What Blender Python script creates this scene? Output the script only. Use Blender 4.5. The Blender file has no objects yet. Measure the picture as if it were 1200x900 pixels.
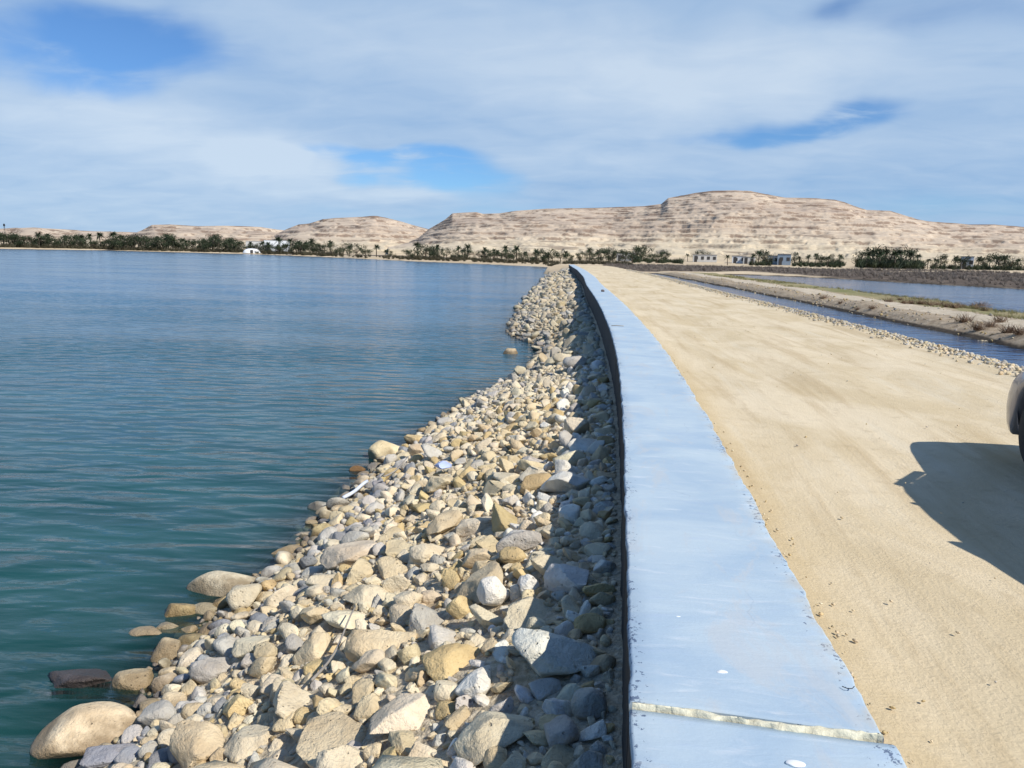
import bpy, bmesh, math, random
import numpy as np
from mathutils import Matrix, Vector

# ------------------------------------------------------------------ camera
sc = bpy.context.scene
FPX = 900.0                                   # focal length in pixels of the 1200 px wide photograph
PITCH, ROLL, YAW = math.radians(9.7), math.radians(1.1), math.radians(7.6)
CAM = np.array([-0.05, 0.0, 1.5])
_F = np.array([-math.sin(YAW) * math.cos(PITCH), math.cos(YAW) * math.cos(PITCH), -math.sin(PITCH)])
_R0 = np.array([math.cos(YAW), math.sin(YAW), 0.0])
_U0 = np.cross(_R0, _F)
_R = _R0 * math.cos(ROLL) + _U0 * math.sin(ROLL)
_U = np.cross(_R, _F)
cd = bpy.data.cameras.new('camera')
cam = bpy.data.objects.new('camera', cd)
sc.collection.objects.link(cam)
cd.sensor_width = 36.0
cd.lens = 36.0 * FPX / 1200.0
cd.clip_start, cd.clip_end = 0.05, 12000.0
cam.matrix_world = Matrix(((_R[0], _U[0], -_F[0], CAM[0]), (_R[1], _U[1], -_F[1], CAM[1]),
                           (_R[2], _U[2], -_F[2], CAM[2]), (0, 0, 0, 1)))
sc.camera = cam

# ------------------------------------------------------------------ light
SUN_TO = Vector((0.89, -0.51, 1.0)).normalized()      # towards the sun: right of and behind the camera
SUN_EL = math.asin(SUN_TO.z)
SUN_ROT = math.atan2(SUN_TO.x, SUN_TO.y)
sl = bpy.data.lights.new('sun', 'SUN')
sl.energy = 5.0
sl.angle = math.radians(0.5)
sl.color = (1.0, 0.955, 0.88)
sun = bpy.data.objects.new('sun', sl)
sc.collection.objects.link(sun)
sun.rotation_euler = SUN_TO.to_track_quat('Z', 'Y').to_euler()
sc.view_settings.view_transform = 'Standard'
sc.view_settings.look = 'None'
sc.view_settings.gamma = 1.0
sc.view_settings.exposure = 0.0
sc.view_settings.use_curve_mapping = False
sc.cycles.use_denoising = True
sc.cycles.max_bounces = 6
sc.cycles.diffuse_bounces = 3
sc.cycles.glossy_bounces = 3
sc.cycles.transparent_max_bounces = 8
sc.cycles.caustics_reflective = False
sc.cycles.caustics_refractive = False


class NT:
    """thin helper round a node tree"""
    def __init__(self, tree):
        self.t = tree
        tree.nodes.clear()

    def n(self, kind, **kw):
        nd = self.t.nodes.new(kind)
        for k, v in kw.items():
            if k in nd.inputs.keys() and not hasattr(nd, k):
                nd.inputs[k].default_value = v
            elif hasattr(nd, k):
                setattr(nd, k, v)
        return nd

    def l(self, a, b):
        self.t.links.new(a, b)

    def put(self, val, sock):
        if isinstance(val, bpy.types.NodeSocket):
            self.l(val, sock)
        else:
            sock.default_value = val

    def math(self, op, a, b=0.0, c=0.0, clamp=False):
        nd = self.t.nodes.new('ShaderNodeMath')
        nd.operation = op
        nd.use_clamp = clamp
        for i, v in enumerate((a, b, c)):
            self.put(v, nd.inputs[i])
        return nd.outputs[0]

    def vmath(self, op, a, b=(0, 0, 0)):
        nd = self.t.nodes.new('ShaderNodeVectorMath')
        nd.operation = op
        self.put(a, nd.inputs[0])
        self.put(b, nd.inputs[1])
        return nd.outputs['Value'] if op in ('DOT_PRODUCT', 'LENGTH', 'DISTANCE') else nd.outputs[0]

    def mix(self, fac, a, b, mode='MIX'):
        nd = self.t.nodes.new('ShaderNodeMix')
        nd.data_type = 'RGBA'
        nd.blend_type = mode
        nd.clamp_factor = True
        self.put(fac, nd.inputs[0])
        for v, s in ((a, nd.inputs[6]), (b, nd.inputs[7])):
            if not isinstance(v, bpy.types.NodeSocket) and len(v) == 3:
                v = (*v, 1.0)
            self.put(v, s)
        return nd.outputs[2]

    def noise(self, vec, scale, detail=4.0, rough=0.55, dist=0.0, dims='3D'):
        nd = self.t.nodes.new('ShaderNodeTexNoise')
        nd.noise_dimensions = dims
        if vec is not None:
            self.l(vec, nd.inputs['Vector'])
        nd.inputs['Scale'].default_value = scale
        nd.inputs['Detail'].default_value = detail
        nd.inputs['Roughness'].default_value = rough
        nd.inputs['Distortion'].default_value = dist
        return nd.outputs[0]

    def vor(self, vec, scale, feature='F1', rand=1.0):
        nd = self.t.nodes.new('ShaderNodeTexVoronoi')
        nd.feature = feature
        if vec is not None:
            self.l(vec, nd.inputs['Vector'])
        nd.inputs['Scale'].default_value = scale
        nd.inputs['Randomness'].default_value = rand
        return nd.outputs[0]

    def ramp(self, fac, lo, hi, smooth=True):
        nd = self.t.nodes.new('ShaderNodeMapRange')
        nd.interpolation_type = 'SMOOTHSTEP' if smooth else 'LINEAR'
        self.put(fac, nd.inputs[0])
        nd.inputs[1].default_value = lo
        nd.inputs[2].default_value = hi
        return nd.outputs[0]

    def scaled(self, vec, s):
        nd = self.t.nodes.new('ShaderNodeMapping')
        self.l(vec, nd.inputs[0])
        nd.inputs['Scale'].default_value = s
        return nd.outputs[0]

    def attr(self, name):
        nd = self.t.nodes.new('ShaderNodeAttribute')
        nd.attribute_name = name
        return nd

    def bump(self, h, strength, dist, normal=None):
        nd = self.t.nodes.new('ShaderNodeBump')
        self.put(h, nd.inputs['Height'])
        self.put(strength, nd.inputs['Strength'])
        nd.inputs['Distance'].default_value = dist
        if normal is not None:
            self.l(normal, nd.inputs['Normal'])
        return nd.outputs[0]


def px_dir(x, y):
    d = _F + _R * (x - 600) / FPX + _U * (450 - y) / FPX
    return d / np.linalg.norm(d)


# ------------------------------------------------------------------ sky: Nishita with a thin broken layer of cloud by direction
world = bpy.data.worlds.new('World')
sc.world = world
world.use_nodes = True
W = NT(world.node_tree)
out = W.n('ShaderNodeOutputWorld')
bg = W.n('ShaderNodeBackground')
bg.inputs['Strength'].default_value = 0.1
W.l(bg.outputs[0], out.inputs[0])
sky = W.n('ShaderNodeTexSky')
sky.sky_type = 'NISHITA'
sky.sun_disc = False
sky.sun_elevation = SUN_EL
sky.sun_rotation = SUN_ROT
sky.altitude = 0
sky.air_density = 0.85
sky.dust_density = 0.25
sky.ozone_density = 3.0
geo = W.n('ShaderNodeTexCoord')
dirv = geo.outputs['Generated']
sep = W.n('ShaderNodeSeparateXYZ')
W.l(dirv, sep.inputs[0])
dz = W.math('MAXIMUM', sep.outputs[2], 0.0)
den = W.math('ADD', dz, 0.16)
cmb = W.n('ShaderNodeCombineXYZ')
W.l(W.math('DIVIDE', sep.outputs[0], den), cmb.inputs[0])
W.l(W.math('DIVIDE', sep.outputs[1], den), cmb.inputs[1])
layer = cmb.outputs[0]                                      # where the ray meets the cloud layer
n_warp = W.noise(layer, 1.1, 3.0, 0.5)
n_big = W.noise(W.scaled(layer, (0.75, 1.0, 1)), 0.9, 5.0, 0.52, 0.6)
n_fine = W.noise(W.scaled(layer, (1.0, 1.5, 1)), 3.2, 5.0, 0.55, 0.5)
wob = W.n('ShaderNodeTexNoise')
wob.inputs['Scale'].default_value = 4.5
wob.inputs['Detail'].default_value = 4.0
W.l(dirv, wob.inputs['Vector'])
wobv = W.vmath('SUBTRACT', wob.outputs['Color'], (0.5, 0.5, 0.5))
wsc = W.n('ShaderNodeVectorMath', operation='MULTIPLY')
W.l(wobv, wsc.inputs[0])
wsc.inputs[1].default_value = (0.30, 0.30, 0.075)
dirw = W.vmath('ADD', dirv, wsc.outputs[0])


def blob(px, py, wx, wy, power=1.0):
    """soft elliptical patch of the sky round one direction (half widths in radians, azimuth and height)"""
    c = px_dir(px, py)
    h = np.array([c[1], -c[0], 0.0])
    h /= np.linalg.norm(h)
    v = np.cross(h, c)
    d = W.vmath('SUBTRACT', dirw, tuple(c))
    a = W.math('DIVIDE', W.vmath('DOT_PRODUCT', d, tuple(h)), wx)
    b = W.math('DIVIDE', W.vmath('DOT_PRODUCT', d, tuple(v)), wy)
    r2 = W.math('ADD', W.math('MULTIPLY', a, a), W.math('MULTIPLY', b, b))
    return W.math('MULTIPLY', W.math('EXPONENT', W.math('MULTIPLY', r2, -1.0)), power)


def total(items):
    s = items[0]
    for i in items[1:]:
        s = W.math('ADD', s, i)
    return s


holes = total([blob(120, 52, 0.19, 0.036, 0.85), blob(30, 95, 0.10, 0.03, 0.5), blob(440, 176, 0.10, 0.013, 0.8),
               blob(485, 204, 0.115, 0.024, 1.0), blob(985, 138, 0.115, 0.022, 0.9), blob(830, 152, 0.12, 0.012, 0.45),
               blob(1130, 25, 0.17, 0.035, 0.45), blob(985, 8, 0.06, 0.02, 0.45), blob(1150, 235, 0.28, 0.035, 0.42),
               blob(540, 248, 0.24, 0.022, 0.45)])
puffs = total([blob(325, 188, 0.085, 0.028, 1.2), blob(120, 140, 0.16, 0.040, 0.9), blob(860, 85, 0.26, 0.055, 0.95),
               blob(430, 225, 0.10, 0.012, 0.6), blob(640, 182, 0.16, 0.018, 0.40), blob(1010, 175, 0.24, 0.018, 0.30),
               blob(140, 240, 0.25, 0.05, 0.35), blob(300, 25, 0.25, 0.03, 0.30), blob(560, 60, 0.22, 0.05, 0.35)])
cover = W.math('ADD', W.math('MULTIPLY', W.math('SUBTRACT', n_big, 0.5), 0.80), 0.78)
cover = W.math('ADD', cover, W.math('MULTIPLY', W.math('SUBTRACT', n_fine, 0.5), 0.45))
veil = W.math('ADD', 0.84, W.math('MULTIPLY', W.math('SUBTRACT', n_fine, 0.5), -1.5))
cover = W.math('SUBTRACT', cover, W.math('MULTIPLY', W.ramp(W.math('ADD', holes, W.math('MULTIPLY', W.math('SUBTRACT', n_fine, 0.5), 0.5)), 0.10, 1.0), veil))
cover = W.math('ADD', cover, W.math('MULTIPLY', puffs, 0.28))
front = W.vmath('DOT_PRODUCT', dirv, (float(_R0[1]) * -1.0, float(_R0[0]), 0.0))       # clouds only ahead; unseen sky overhead and behind kept clear to cut fill light
bank = W.ramp(front, 0.15, 0.75)
mask = W.math('MULTIPLY', W.ramp(cover, -0.02, 0.80), bank)
bright = W.math('ADD', W.math('MULTIPLY', W.math('SUBTRACT', n_fine, 0.5), 0.8), W.math('ADD', W.math('MULTIPLY', puffs, 0.85), 0.16), clamp=True)
cloud = W.mix(bright, (3.25, 4.95, 7.4), (6.1, 7.3, 8.7))
skyc = W.mix(1.0, sky.outputs[0], (0.68, 0.98, 1.28), 'MULTIPLY')
final = W.mix(W.math('MULTIPLY', mask, 0.92), skyc, cloud)
W.l(final, bg.inputs['Color'])

# ------------------------------------------------------------------ numbers of the place
Z_LAKE, Z_CANAL, Z_ROAD = -1.85, -1.4, -0.22
_PY = [-200, 9.5, 13, 18, 25.6, 39, 52, 75, 102, 125, 150, 9000]
_PX = [0, 0, -.10, -.31, -.73, -1.65, -2.35, -4.0, -6.35, -8.2, -9.0, -9.0]


def xc(y):
    """the dam runs straight, then bends gently left: x of the wall's lake-side face"""
    y = np.asarray(y, float)
    a = np.interp(y, _PY, _PX)
    return (a + np.interp(y - 2.5, _PY, _PX) + np.interp(y + 2.5, _PY, _PX)) / 3.0 + 0.055


def hit(px, py, z):
    d = px_dir(px, py)
    t = (z - CAM[2]) / d[2]
    return CAM + d * t


def project(p):
    d = np.asarray(p, float) - CAM
    zz = d @ _F
    return 600 + FPX * (d @ _R) / zz, 450 - FPX * (d @ _U) / zz, zz


_rs = np.random.RandomState(5)
_LAT = _rs.rand(256, 256)


def vnoise(x, y):
    x = np.asarray(x, float); y = np.asarray(y, float)
    xi = np.floor(x).astype(int); yi = np.floor(y).astype(int)
    fx = x - xi; fy = y - yi
    fx = fx * fx * (3 - 2 * fx); fy = fy * fy * (3 - 2 * fy)
    g = lambda i, j: _LAT[i % 256, j % 256]
    return (g(xi, yi) * (1 - fx) + g(xi + 1, yi) * fx) * (1 - fy) + (g(xi, yi + 1) * (1 - fx) + g(xi + 1, yi + 1) * fx) * fy


def fbm(x, y, o=4):
    s = 0; a = 0.5; t = 0
    for i in range(o):
        s = s + a * vnoise(x * 2 ** i + 17.3 * i, y * 2 ** i + 9.1 * i); t += a; a *= 0.5
    return s / t


# far shore of the lake (x, y) and far bank of the pond: land lies beyond
SHORE = np.array([(-1500, 330), (-700, 352), (-317, 364), (-285, 400), (-168, 345), (-101, 275), (-61, 222), (-36, 198), (-17, 176), (-9, 150)]) * 1.11
BANK = np.array([(-2, 128), (8, 130), (22, 140), (30, 127), (36, 108), (44, 92), (58, 66), (80, 40), (160, 0), (900, -200)])


def beyond(poly, x, y):
    """signed distance past a polyline (positive on its left-hand / far side)"""
    x = np.asarray(x, float); y = np.asarray(y, float)
    best = np.full(x.shape, 1e9); sg = np.ones(x.shape)
    for (ax, ay), (bx, by) in zip(poly[:-1], poly[1:]):
        ex, ey = bx - ax, by - ay
        t = np.clip(((x - ax) * ex + (y - ay) * ey) / (ex * ex + ey * ey), 0, 1)
        dx, dy = x - ax - t * ex, y - ay - t * ey
        d = np.hypot(dx, dy)
        s = np.where(ex * (y - ay) - ey * (x - ax) >= 0, 1.0, -1.0)
        m = d < best - 1e-9
        best = np.where(m, d, best); sg = np.where(m, s, sg)
    return best * sg


_UU = [-40, -15, -7.6, -4.7, -3.9, -2.5, -0.6, 0.0, 0.75, 0.85, 6.4, 6.7, 7.0, 7.6, 9.2, 13.2, 14.5, 15.3, 16.2, 18.4, 22, 24.6, 27, 40]
_ZZ = [-5, -4.6, -3.4, -2.62, -1.92, -1.38, -0.68, -0.54, -0.54, -0.36, -0.36, -0.42, -0.95, -1.42, -2.3, -2.4, -1.42, -1.05, -0.93, -0.93, -1.02, -1.42, -2.2, -2.6]


def toe(y):
    """how far the rubble reaches out into the lake, varying along the dam"""
    return np.interp(y, [0, 4.1, 5.0, 6.2, 7.7, 8.9, 11, 13.7, 16.9, 19.6, 22, 26, 28.5, 31, 38, 48, 63, 80, 110], [.90, .92, .94, .97, .94, .97, .98, .90, .82, .64, .55, .52, .60, .86, .94, 1.02, 1.03, .96, .85])


def ground_z(x, y, rough=True):
    x = np.asarray(x, float); y = np.asarray(y, float)
    u = x - xc(y)
    uu = np.where(u < 0, u / toe(y), u)
    dam = np.interp(uu, _UU, _ZZ)
    dam = dam - 0.16 * np.clip((y - 7) / 9, 0, 1) * np.clip((2.6 + u) / 1.8, 0, 1) * (u < 0.02)
    if rough:
        bank = np.clip((u - 13.8) / 1.0, 0, 1)
        dam = dam + bank * (fbm(x * .35, y * .35) - 0.5) * 0.35 * np.clip((26 - u) / 3, 0, 1)
        lakeside = np.clip((-0.3 - u) / 0.3, 0, 1) * np.clip((6 + u) / 2, 0, 1)
        dam = dam + lakeside * (fbm(x * 1.3, y * 1.3) - 0.5) * 0.22
    sl_ = beyond(SHORE, x, y)
    sr_ = beyond(BANK, x, y)
    hum = (fbm(x * .03, y * .03) - .5)
    land_l = np.where(sl_ > 0, Z_LAKE + np.minimum(sl_ * 0.07, 0.8) + np.clip(sl_ / 60, 0, 1) * hum * 1.2 + np.clip(sl_ - 60, 0, 700) * .006, Z_LAKE + sl_ * 0.12)
    land_r = np.where(sr_ > 0, Z_CANAL + np.minimum(sr_ * 0.07, 0.5) + np.clip(sr_ / 60, 0, 1) * hum * 1.0 + np.clip(sr_ - 60, 0, 700) * .006, Z_CANAL + sr_ * 0.12)
    z = np.where(u < 3, np.maximum(dam, land_l), np.maximum(dam, land_r))
    far = np.maximum(land_l, land_r)
    k = np.clip((y - 118) / 20, 0, 1)
    mid = np.maximum(far, np.where((u > -1) & (u < 8), np.interp(y, [0, 110, 150, 9000], [-.36, -.30, -0.9, -0.9]), -9))
    z = z * (1 - k) + np.maximum(mid, np.where((u > -3) & (u < 10), -1.2, -9)) * k
    return np.where(u < -4, np.where(sl_ > 0, land_l, np.minimum(z, np.maximum(dam, land_l))), z)


# ------------------------------------------------------------------ mesh helpers
def link(o, parent=None):
    sc.collection.objects.link(o)
    if parent is not None:
        o.parent = parent
    return o


def tag(o, label=None, cat=None, group=None, kind=None):
    if label: o['label'] = label
    if cat: o['category'] = cat
    if group: o['group'] = group
    if kind: o['kind'] = kind
    return o


def mesh_np(name, V, Fc, mat, smooth=True, colors=None, uv=None, attrs=None):
    """object from numpy arrays; Fc is (n, 3) or (n, 4)"""
    V = np.asarray(V, np.float32); Fc = np.asarray(Fc, np.int32)
    me = bpy.data.meshes.new(name)
    n, k = Fc.shape
    me.vertices.add(len(V)); me.vertices.foreach_set('co', V.ravel())
    me.loops.add(n * k); me.loops.foreach_set('vertex_index', Fc.ravel())
    me.polygons.add(n)
    me.polygons.foreach_set('loop_start', np.arange(0, n * k, k, dtype=np.int32))
    me.polygons.foreach_set('use_smooth', np.full(n, smooth))
    me.update(calc_edges=True)
    if colors is not None:
        a = me.attributes.new('tint', 'FLOAT_COLOR', 'POINT')
        a.data.foreach_set('color', np.c_[colors, np.ones(len(colors))].astype(np.float32).ravel())
    for nm, val in (attrs or {}).items():
        a = me.attributes.new(nm, 'FLOAT', 'POINT')
        a.data.foreach_set('value', np.asarray(val, np.float32).ravel())
    if uv is not None:
        l = me.uv_layers.new(name='UVMap')
        l.data.foreach_set('uv', np.asarray(uv, np.float32)[Fc.ravel()].ravel())
    if mat is not None:
        me.materials.append(mat)
    me.validate()
    return bpy.data.objects.new(name, me)


def grid_faces(nr, nc):
    i = np.arange(nr - 1)[:, None] * nc + np.arange(nc - 1)[None, :]
    return np.stack([i, i + 1, i + nc + 1, i + nc], -1).reshape(-1, 4)


class MB:
    """collects simple shapes into one mesh"""
    def __init__(self):
        self.bm = bmesh.new()

    def box(self, c, s, bevel=0.0, rot=None):
        r = bmesh.ops.create_cube(self.bm, size=1.0)
        vs = r['verts']
        M = Matrix.Translation(c) @ (rot.to_4x4() if rot is not None else Matrix()) @ Matrix.Diagonal((*s, 1))
        bmesh.ops.transform(self.bm, matrix=M, verts=vs)
        if bevel:
            es = list({e for v in vs for e in v.link_edges})
            bmesh.ops.bevel(self.bm, geom=es, offset=bevel, segments=2, affect='EDGES')
        return self

    def tube(self, pts, radii, n=8, cap=True):
        pts = [Vector(p) for p in pts]
        if not hasattr(radii, '__len__'): radii = [radii] * len(pts)
        rings = []
        for i, p in enumerate(pts):
            d = (pts[min(i + 1, len(pts) - 1)] - pts[max(i - 1, 0)]).normalized()
            a = d.orthogonal().normalized() if abs(d.z) > .9 else d.cross(Vector((0, 0, 1))).normalized()
            b = d.cross(a)
            rings.append([self.bm.verts.new(p + (a * math.cos(t) + b * math.sin(t)) * radii[i]) for t in [2 * math.pi * k / n for k in range(n)]])
        for r0, r1 in zip(rings[:-1], rings[1:]):
            for k in range(n):
                self.bm.faces.new((r0[k], r0[(k + 1) % n], r1[(k + 1) % n], r1[k]))
        if cap:
            self.bm.faces.new(rings[0][::-1]); self.bm.faces.new(rings[-1])
        return self

    def rev(self, prof, n=28, M=Matrix()):
        """profile of (radius, x) revolved about x"""
        rings = []
        for r, x in prof:
            rings.append([self.bm.verts.new(M @ Vector((x, r * math.cos(t), r * math.sin(t)))) for t in [2 * math.pi * k / n for k in range(n)]])
        for r0, r1 in zip(rings[:-1], rings[1:]):
            for k in range(n):
                self.bm.faces.new((r0[k], r0[(k + 1) % n], r1[(k + 1) % n], r1[k]))
        self.bm.faces.new(rings[0][::-1]); self.bm.faces.new(rings[-1])
        return self

    def quad(self, *p):
        self.bm.faces.new([self.bm.verts.new(q) for q in p])
        return self

    def build(self, name, mat, parent=None, smooth=False):
        bmesh.ops.recalc_face_normals(self.bm, faces=self.bm.faces[:])
        me = bpy.data.meshes.new(name)
        self.bm.to_mesh(me); self.bm.free()
        if smooth: me.polygons.foreach_set('use_smooth', [True] * len(me.polygons))
        me.materials.append(mat)
        return link(bpy.data.objects.new(name, me), parent)


def empty(name, loc=(0, 0, 0), rz=0.0):
    o = bpy.data.objects.new(name, None)
    o.empty_display_size = 0.1
    sc.collection.objects.link(o)
    o.location = loc
    o.rotation_euler = (0, 0, rz)
    return o


# ------------------------------------------------------------------ materials
def material(name):
    m = bpy.data.materials.new(name)
    m.use_nodes = True
    T = NT(m.node_tree)
    o = T.n('ShaderNodeOutputMaterial')
    b = T.n('ShaderNodeBsdfPrincipled')
    T.l(b.outputs[0], o.inputs[0])
    return m, T, b, o


def plain(name, col, rough=0.6, metal=0.0, var=0.12, scale=6.0, bump=0.0, spec=0.5):
    m, T, b, o = material(name)
    tc = T.n('ShaderNodeTexCoord')
    nz = T.noise(tc.outputs['Object'], scale, 5.0, 0.6)
    c0 = tuple(c * (1 - var) for c in col); c1 = tuple(min(1, c * (1 + var)) for c in col)
    T.l(T.mix(T.ramp(nz, .3, .7), c0, c1), b.inputs['Base Color'])
    b.inputs['Roughness'].default_value = rough
    b.inputs['Metallic'].default_value = metal
    b.inputs['Specular IOR Level'].default_value = spec
    if bump:
        T.l(T.bump(nz, bump, 0.02), b.inputs['Normal'])
    return m


def rock_material():
    m, T, b, o = material('limestone')
    tint = T.attr('tint').outputs['Color']
    pos = T.n('ShaderNodeNewGeometry').outputs['Position']
    n1 = T.noise(pos, 4.0, 5.0, 0.6)
    n2 = T.noise(pos, 22.0, 5.0, 0.65)
    pits = T.ramp(T.vor(pos, 26.0), 0.06, 0.22)
    pitn = T.ramp(T.noise(pos, 7.0, 3.0, .6), 0.50, 0.66)
    pm = T.math('MULTIPLY', T.math('SUBTRACT', 1.0, pits), pitn)
    c = T.mix(T.ramp(n1, .30, .72), T.mix(1.0, tint, (0.84, 0.79, 0.72), 'MULTIPLY'), T.mix(1.0, tint, (1.13, 1.12, 1.08), 'MULTIPLY'))
    c = T.mix(T.math('MULTIPLY', T.ramp(n2, .52, .75), 0.30), c, T.mix(1.0, tint, (0.66, 0.54, 0.40), 'MULTIPLY'))
    c = T.mix(T.math('MULTIPLY', pm, 0.55), c, T.mix(1.0, tint, (0.38, 0.32, 0.26), 'MULTIPLY'))
    sp = T.n('ShaderNodeSeparateXYZ'); T.l(pos, sp.inputs[0])
    wet = T.ramp(T.math('ADD', sp.outputs[2], T.math('MULTIPLY', T.math('SUBTRACT', n1, .5), .28)), Z_LAKE + 0.17, Z_LAKE + 0.06)      # the wet band at the waterline
    wetn = T.math('MULTIPLY', wet, 0.8)
    c = T.mix(wetn, c, T.mix(1.0, c, (0.36, 0.32, 0.27), 'MULTIPLY'))
    T.l(c, b.inputs['Base Color'])
    T.l(T.math('SUBTRACT', 0.88, T.math('MULTIPLY', wet, 0.5)), b.inputs['Roughness'])
    b.inputs['Specular IOR Level'].default_value = 0.3
    h = T.math('ADD', T.math('MULTIPLY', n2, 0.5), T.math('MULTIPLY', T.noise(pos, 70.0, 3.0, .6), 0.22))
    h = T.math('SUBTRACT', h, T.math('MULTIPLY', pm, 0.5))
    T.l(T.bump(h, 1.0, 0.045), b.inputs['Normal'])
    return m


def ground_material():
    """one sheet: rubble bed, sand, scrub soil, grass strip, mud; which one is a property of the place"""
    m, T, b, o = material('ground')
    pos = T.n('ShaderNodeNewGeometry').outputs['Position']
    n1 = T.noise(pos, 0.35, 6.0, 0.6)
    n2 = T.noise(pos, 3.0, 6.0, 0.65)
    n3 = T.noise(pos, 24.0, 4.0, 0.6)
    n0 = T.noise(pos, 0.02, 6.0, 0.6)
    sand = T.mix(T.ramp(n0, .35, .65), (0.50, 0.39, 0.25), (0.62, 0.50, 0.34))
    sand = T.mix(T.math('MULTIPLY', T.ramp(n2, .5, .75), .35), sand, (0.36, 0.27, 0.17))
    rub = T.mix(T.ramp(n3, .35, .7), (0.42, 0.345, 0.235), (0.66, 0.57, 0.42))
    bank = T.mix(T.ramp(n2, .3, .7), (0.33, 0.25, 0.165), (0.54, 0.44, 0.31))
    bank = T.mix(T.math('MULTIPLY', T.ramp(n3, .45, .7), .5), bank, (0.14, 0.10, 0.065))
    scrub = T.mix(T.ramp(n1, .35, .7), (0.085, 0.065, 0.05), (0.17, 0.13, 0.095))
    grass = T.mix(T.ramp(n1, .35, .65), (0.30, 0.25, 0.13), (0.19, 0.19, 0.075))
    grass = T.mix(T.math('MULTIPLY', T.ramp(n2, .5, .7), .6), grass, (0.36, 0.29, 0.18))
    path = T.mix(T.ramp(n2, .3, .75), (0.46, 0.38, 0.27), (0.60, 0.52, 0.40))
    mud = T.mix(T.ramp(n2, .3, .7), (0.045, 0.035, 0.025), (0.09, 0.07, 0.05))
    c = sand
    for nm, col in (('z_rubble', rub), ('z_bank', bank), ('z_path', path), ('z_grass', grass), ('z_scrub', scrub), ('z_mud', mud)):
        a = T.attr(nm).outputs['Fac']
        w = T.ramp(T.math('ADD', a, T.math('MULTIPLY', T.math('SUBTRACT', n2, .5), T.math('MULTIPLY', T.math('MULTIPLY', a, T.math('SUBTRACT', 1.0, a)), 4.0))), 0.25, 0.75)
        c = T.mix(w, c, col)
    T.l(c, b.inputs['Base Color'])
    b.inputs['Roughness'].default_value = 0.95
    b.inputs['Specular IOR Level'].default_value = 0.2
    T.l(T.bump(T.math('ADD', T.math('MULTIPLY', n3, .35), T.math('MULTIPLY', n2, 1.0)), 0.8, 0.08), b.inputs['Normal'])
    return m


def road_material():
    m, T, b, o = material('sandy_road')
    tc = T.n('ShaderNodeTexCoord')
    uv = tc.outputs['UV']
    pos = T.n('ShaderNodeNewGeometry').outputs['Position']
    streak = T.noise(T.scaled(uv, (2.6, 0.22, 1)), 1.0, 6.0, 0.62, 0.4)
    swirl = T.noise(T.scaled(uv, (0.7, 0.35, 1)), 1.0, 5.0, 0.6, 1.2)
    n2 = T.noise(pos, 5.0, 6.0, 0.65)
    n3 = T.noise(pos, 45.0, 5.0, 0.65)
    c = T.mix(T.ramp(swirl, .32, .68), (0.585, 0.47, 0.295), (0.70, 0.585, 0.405))
    c = T.mix(T.math('MULTIPLY', T.ramp(streak, .50, .68), .5), c, (0.44, 0.325, 0.18))
    c = T.mix(T.math('MULTIPLY', T.ramp(streak, .46, .25), .6), c, (0.70, 0.62, 0.47))
    c = T.mix(T.math('MULTIPLY', T.ramp(n2, .52, .78), .35), c, (0.34, 0.25, 0.14))
    su = T.n('ShaderNodeSeparateXYZ'); T.l(uv, su.inputs[0])
    edge = T.ramp(T.math('ADD', su.outputs[0], T.math('MULTIPLY', T.math('SUBTRACT', n2, .5), .5)), 1.25, 0.85)
    c = T.mix(T.math('MULTIPLY', edge, .55), c, (0.45, 0.335, 0.175))          # damp ochre sand along the wall
    spk = T.math('MULTIPLY', T.ramp(T.vor(pos, 17.0), 0.10, 0.05), T.ramp(T.noise(pos, 2.2, 2.0, .5), .52, .62))
    c = T.mix(T.math('MULTIPLY', spk, .45), c, (0.30, 0.22, 0.13))
    c = T.mix(T.math('MULTIPLY', T.ramp(n3, .58, .72), .25), c, (0.62, 0.53, 0.40))
    T.l(c, b.inputs['Base Color'])
    b.inputs['Roughness'].default_value = 0.95
    b.inputs['Specular IOR Level'].default_value = 0.15
    h = T.math('ADD', T.math('MULTIPLY', n3, .6), T.math('ADD', T.math('MULTIPLY', streak, .9), T.math('MULTIPLY', n2, .8)))
    T.l(T.bump(h, 0.55, 0.03), b.inputs['Normal'])
    return m


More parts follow.
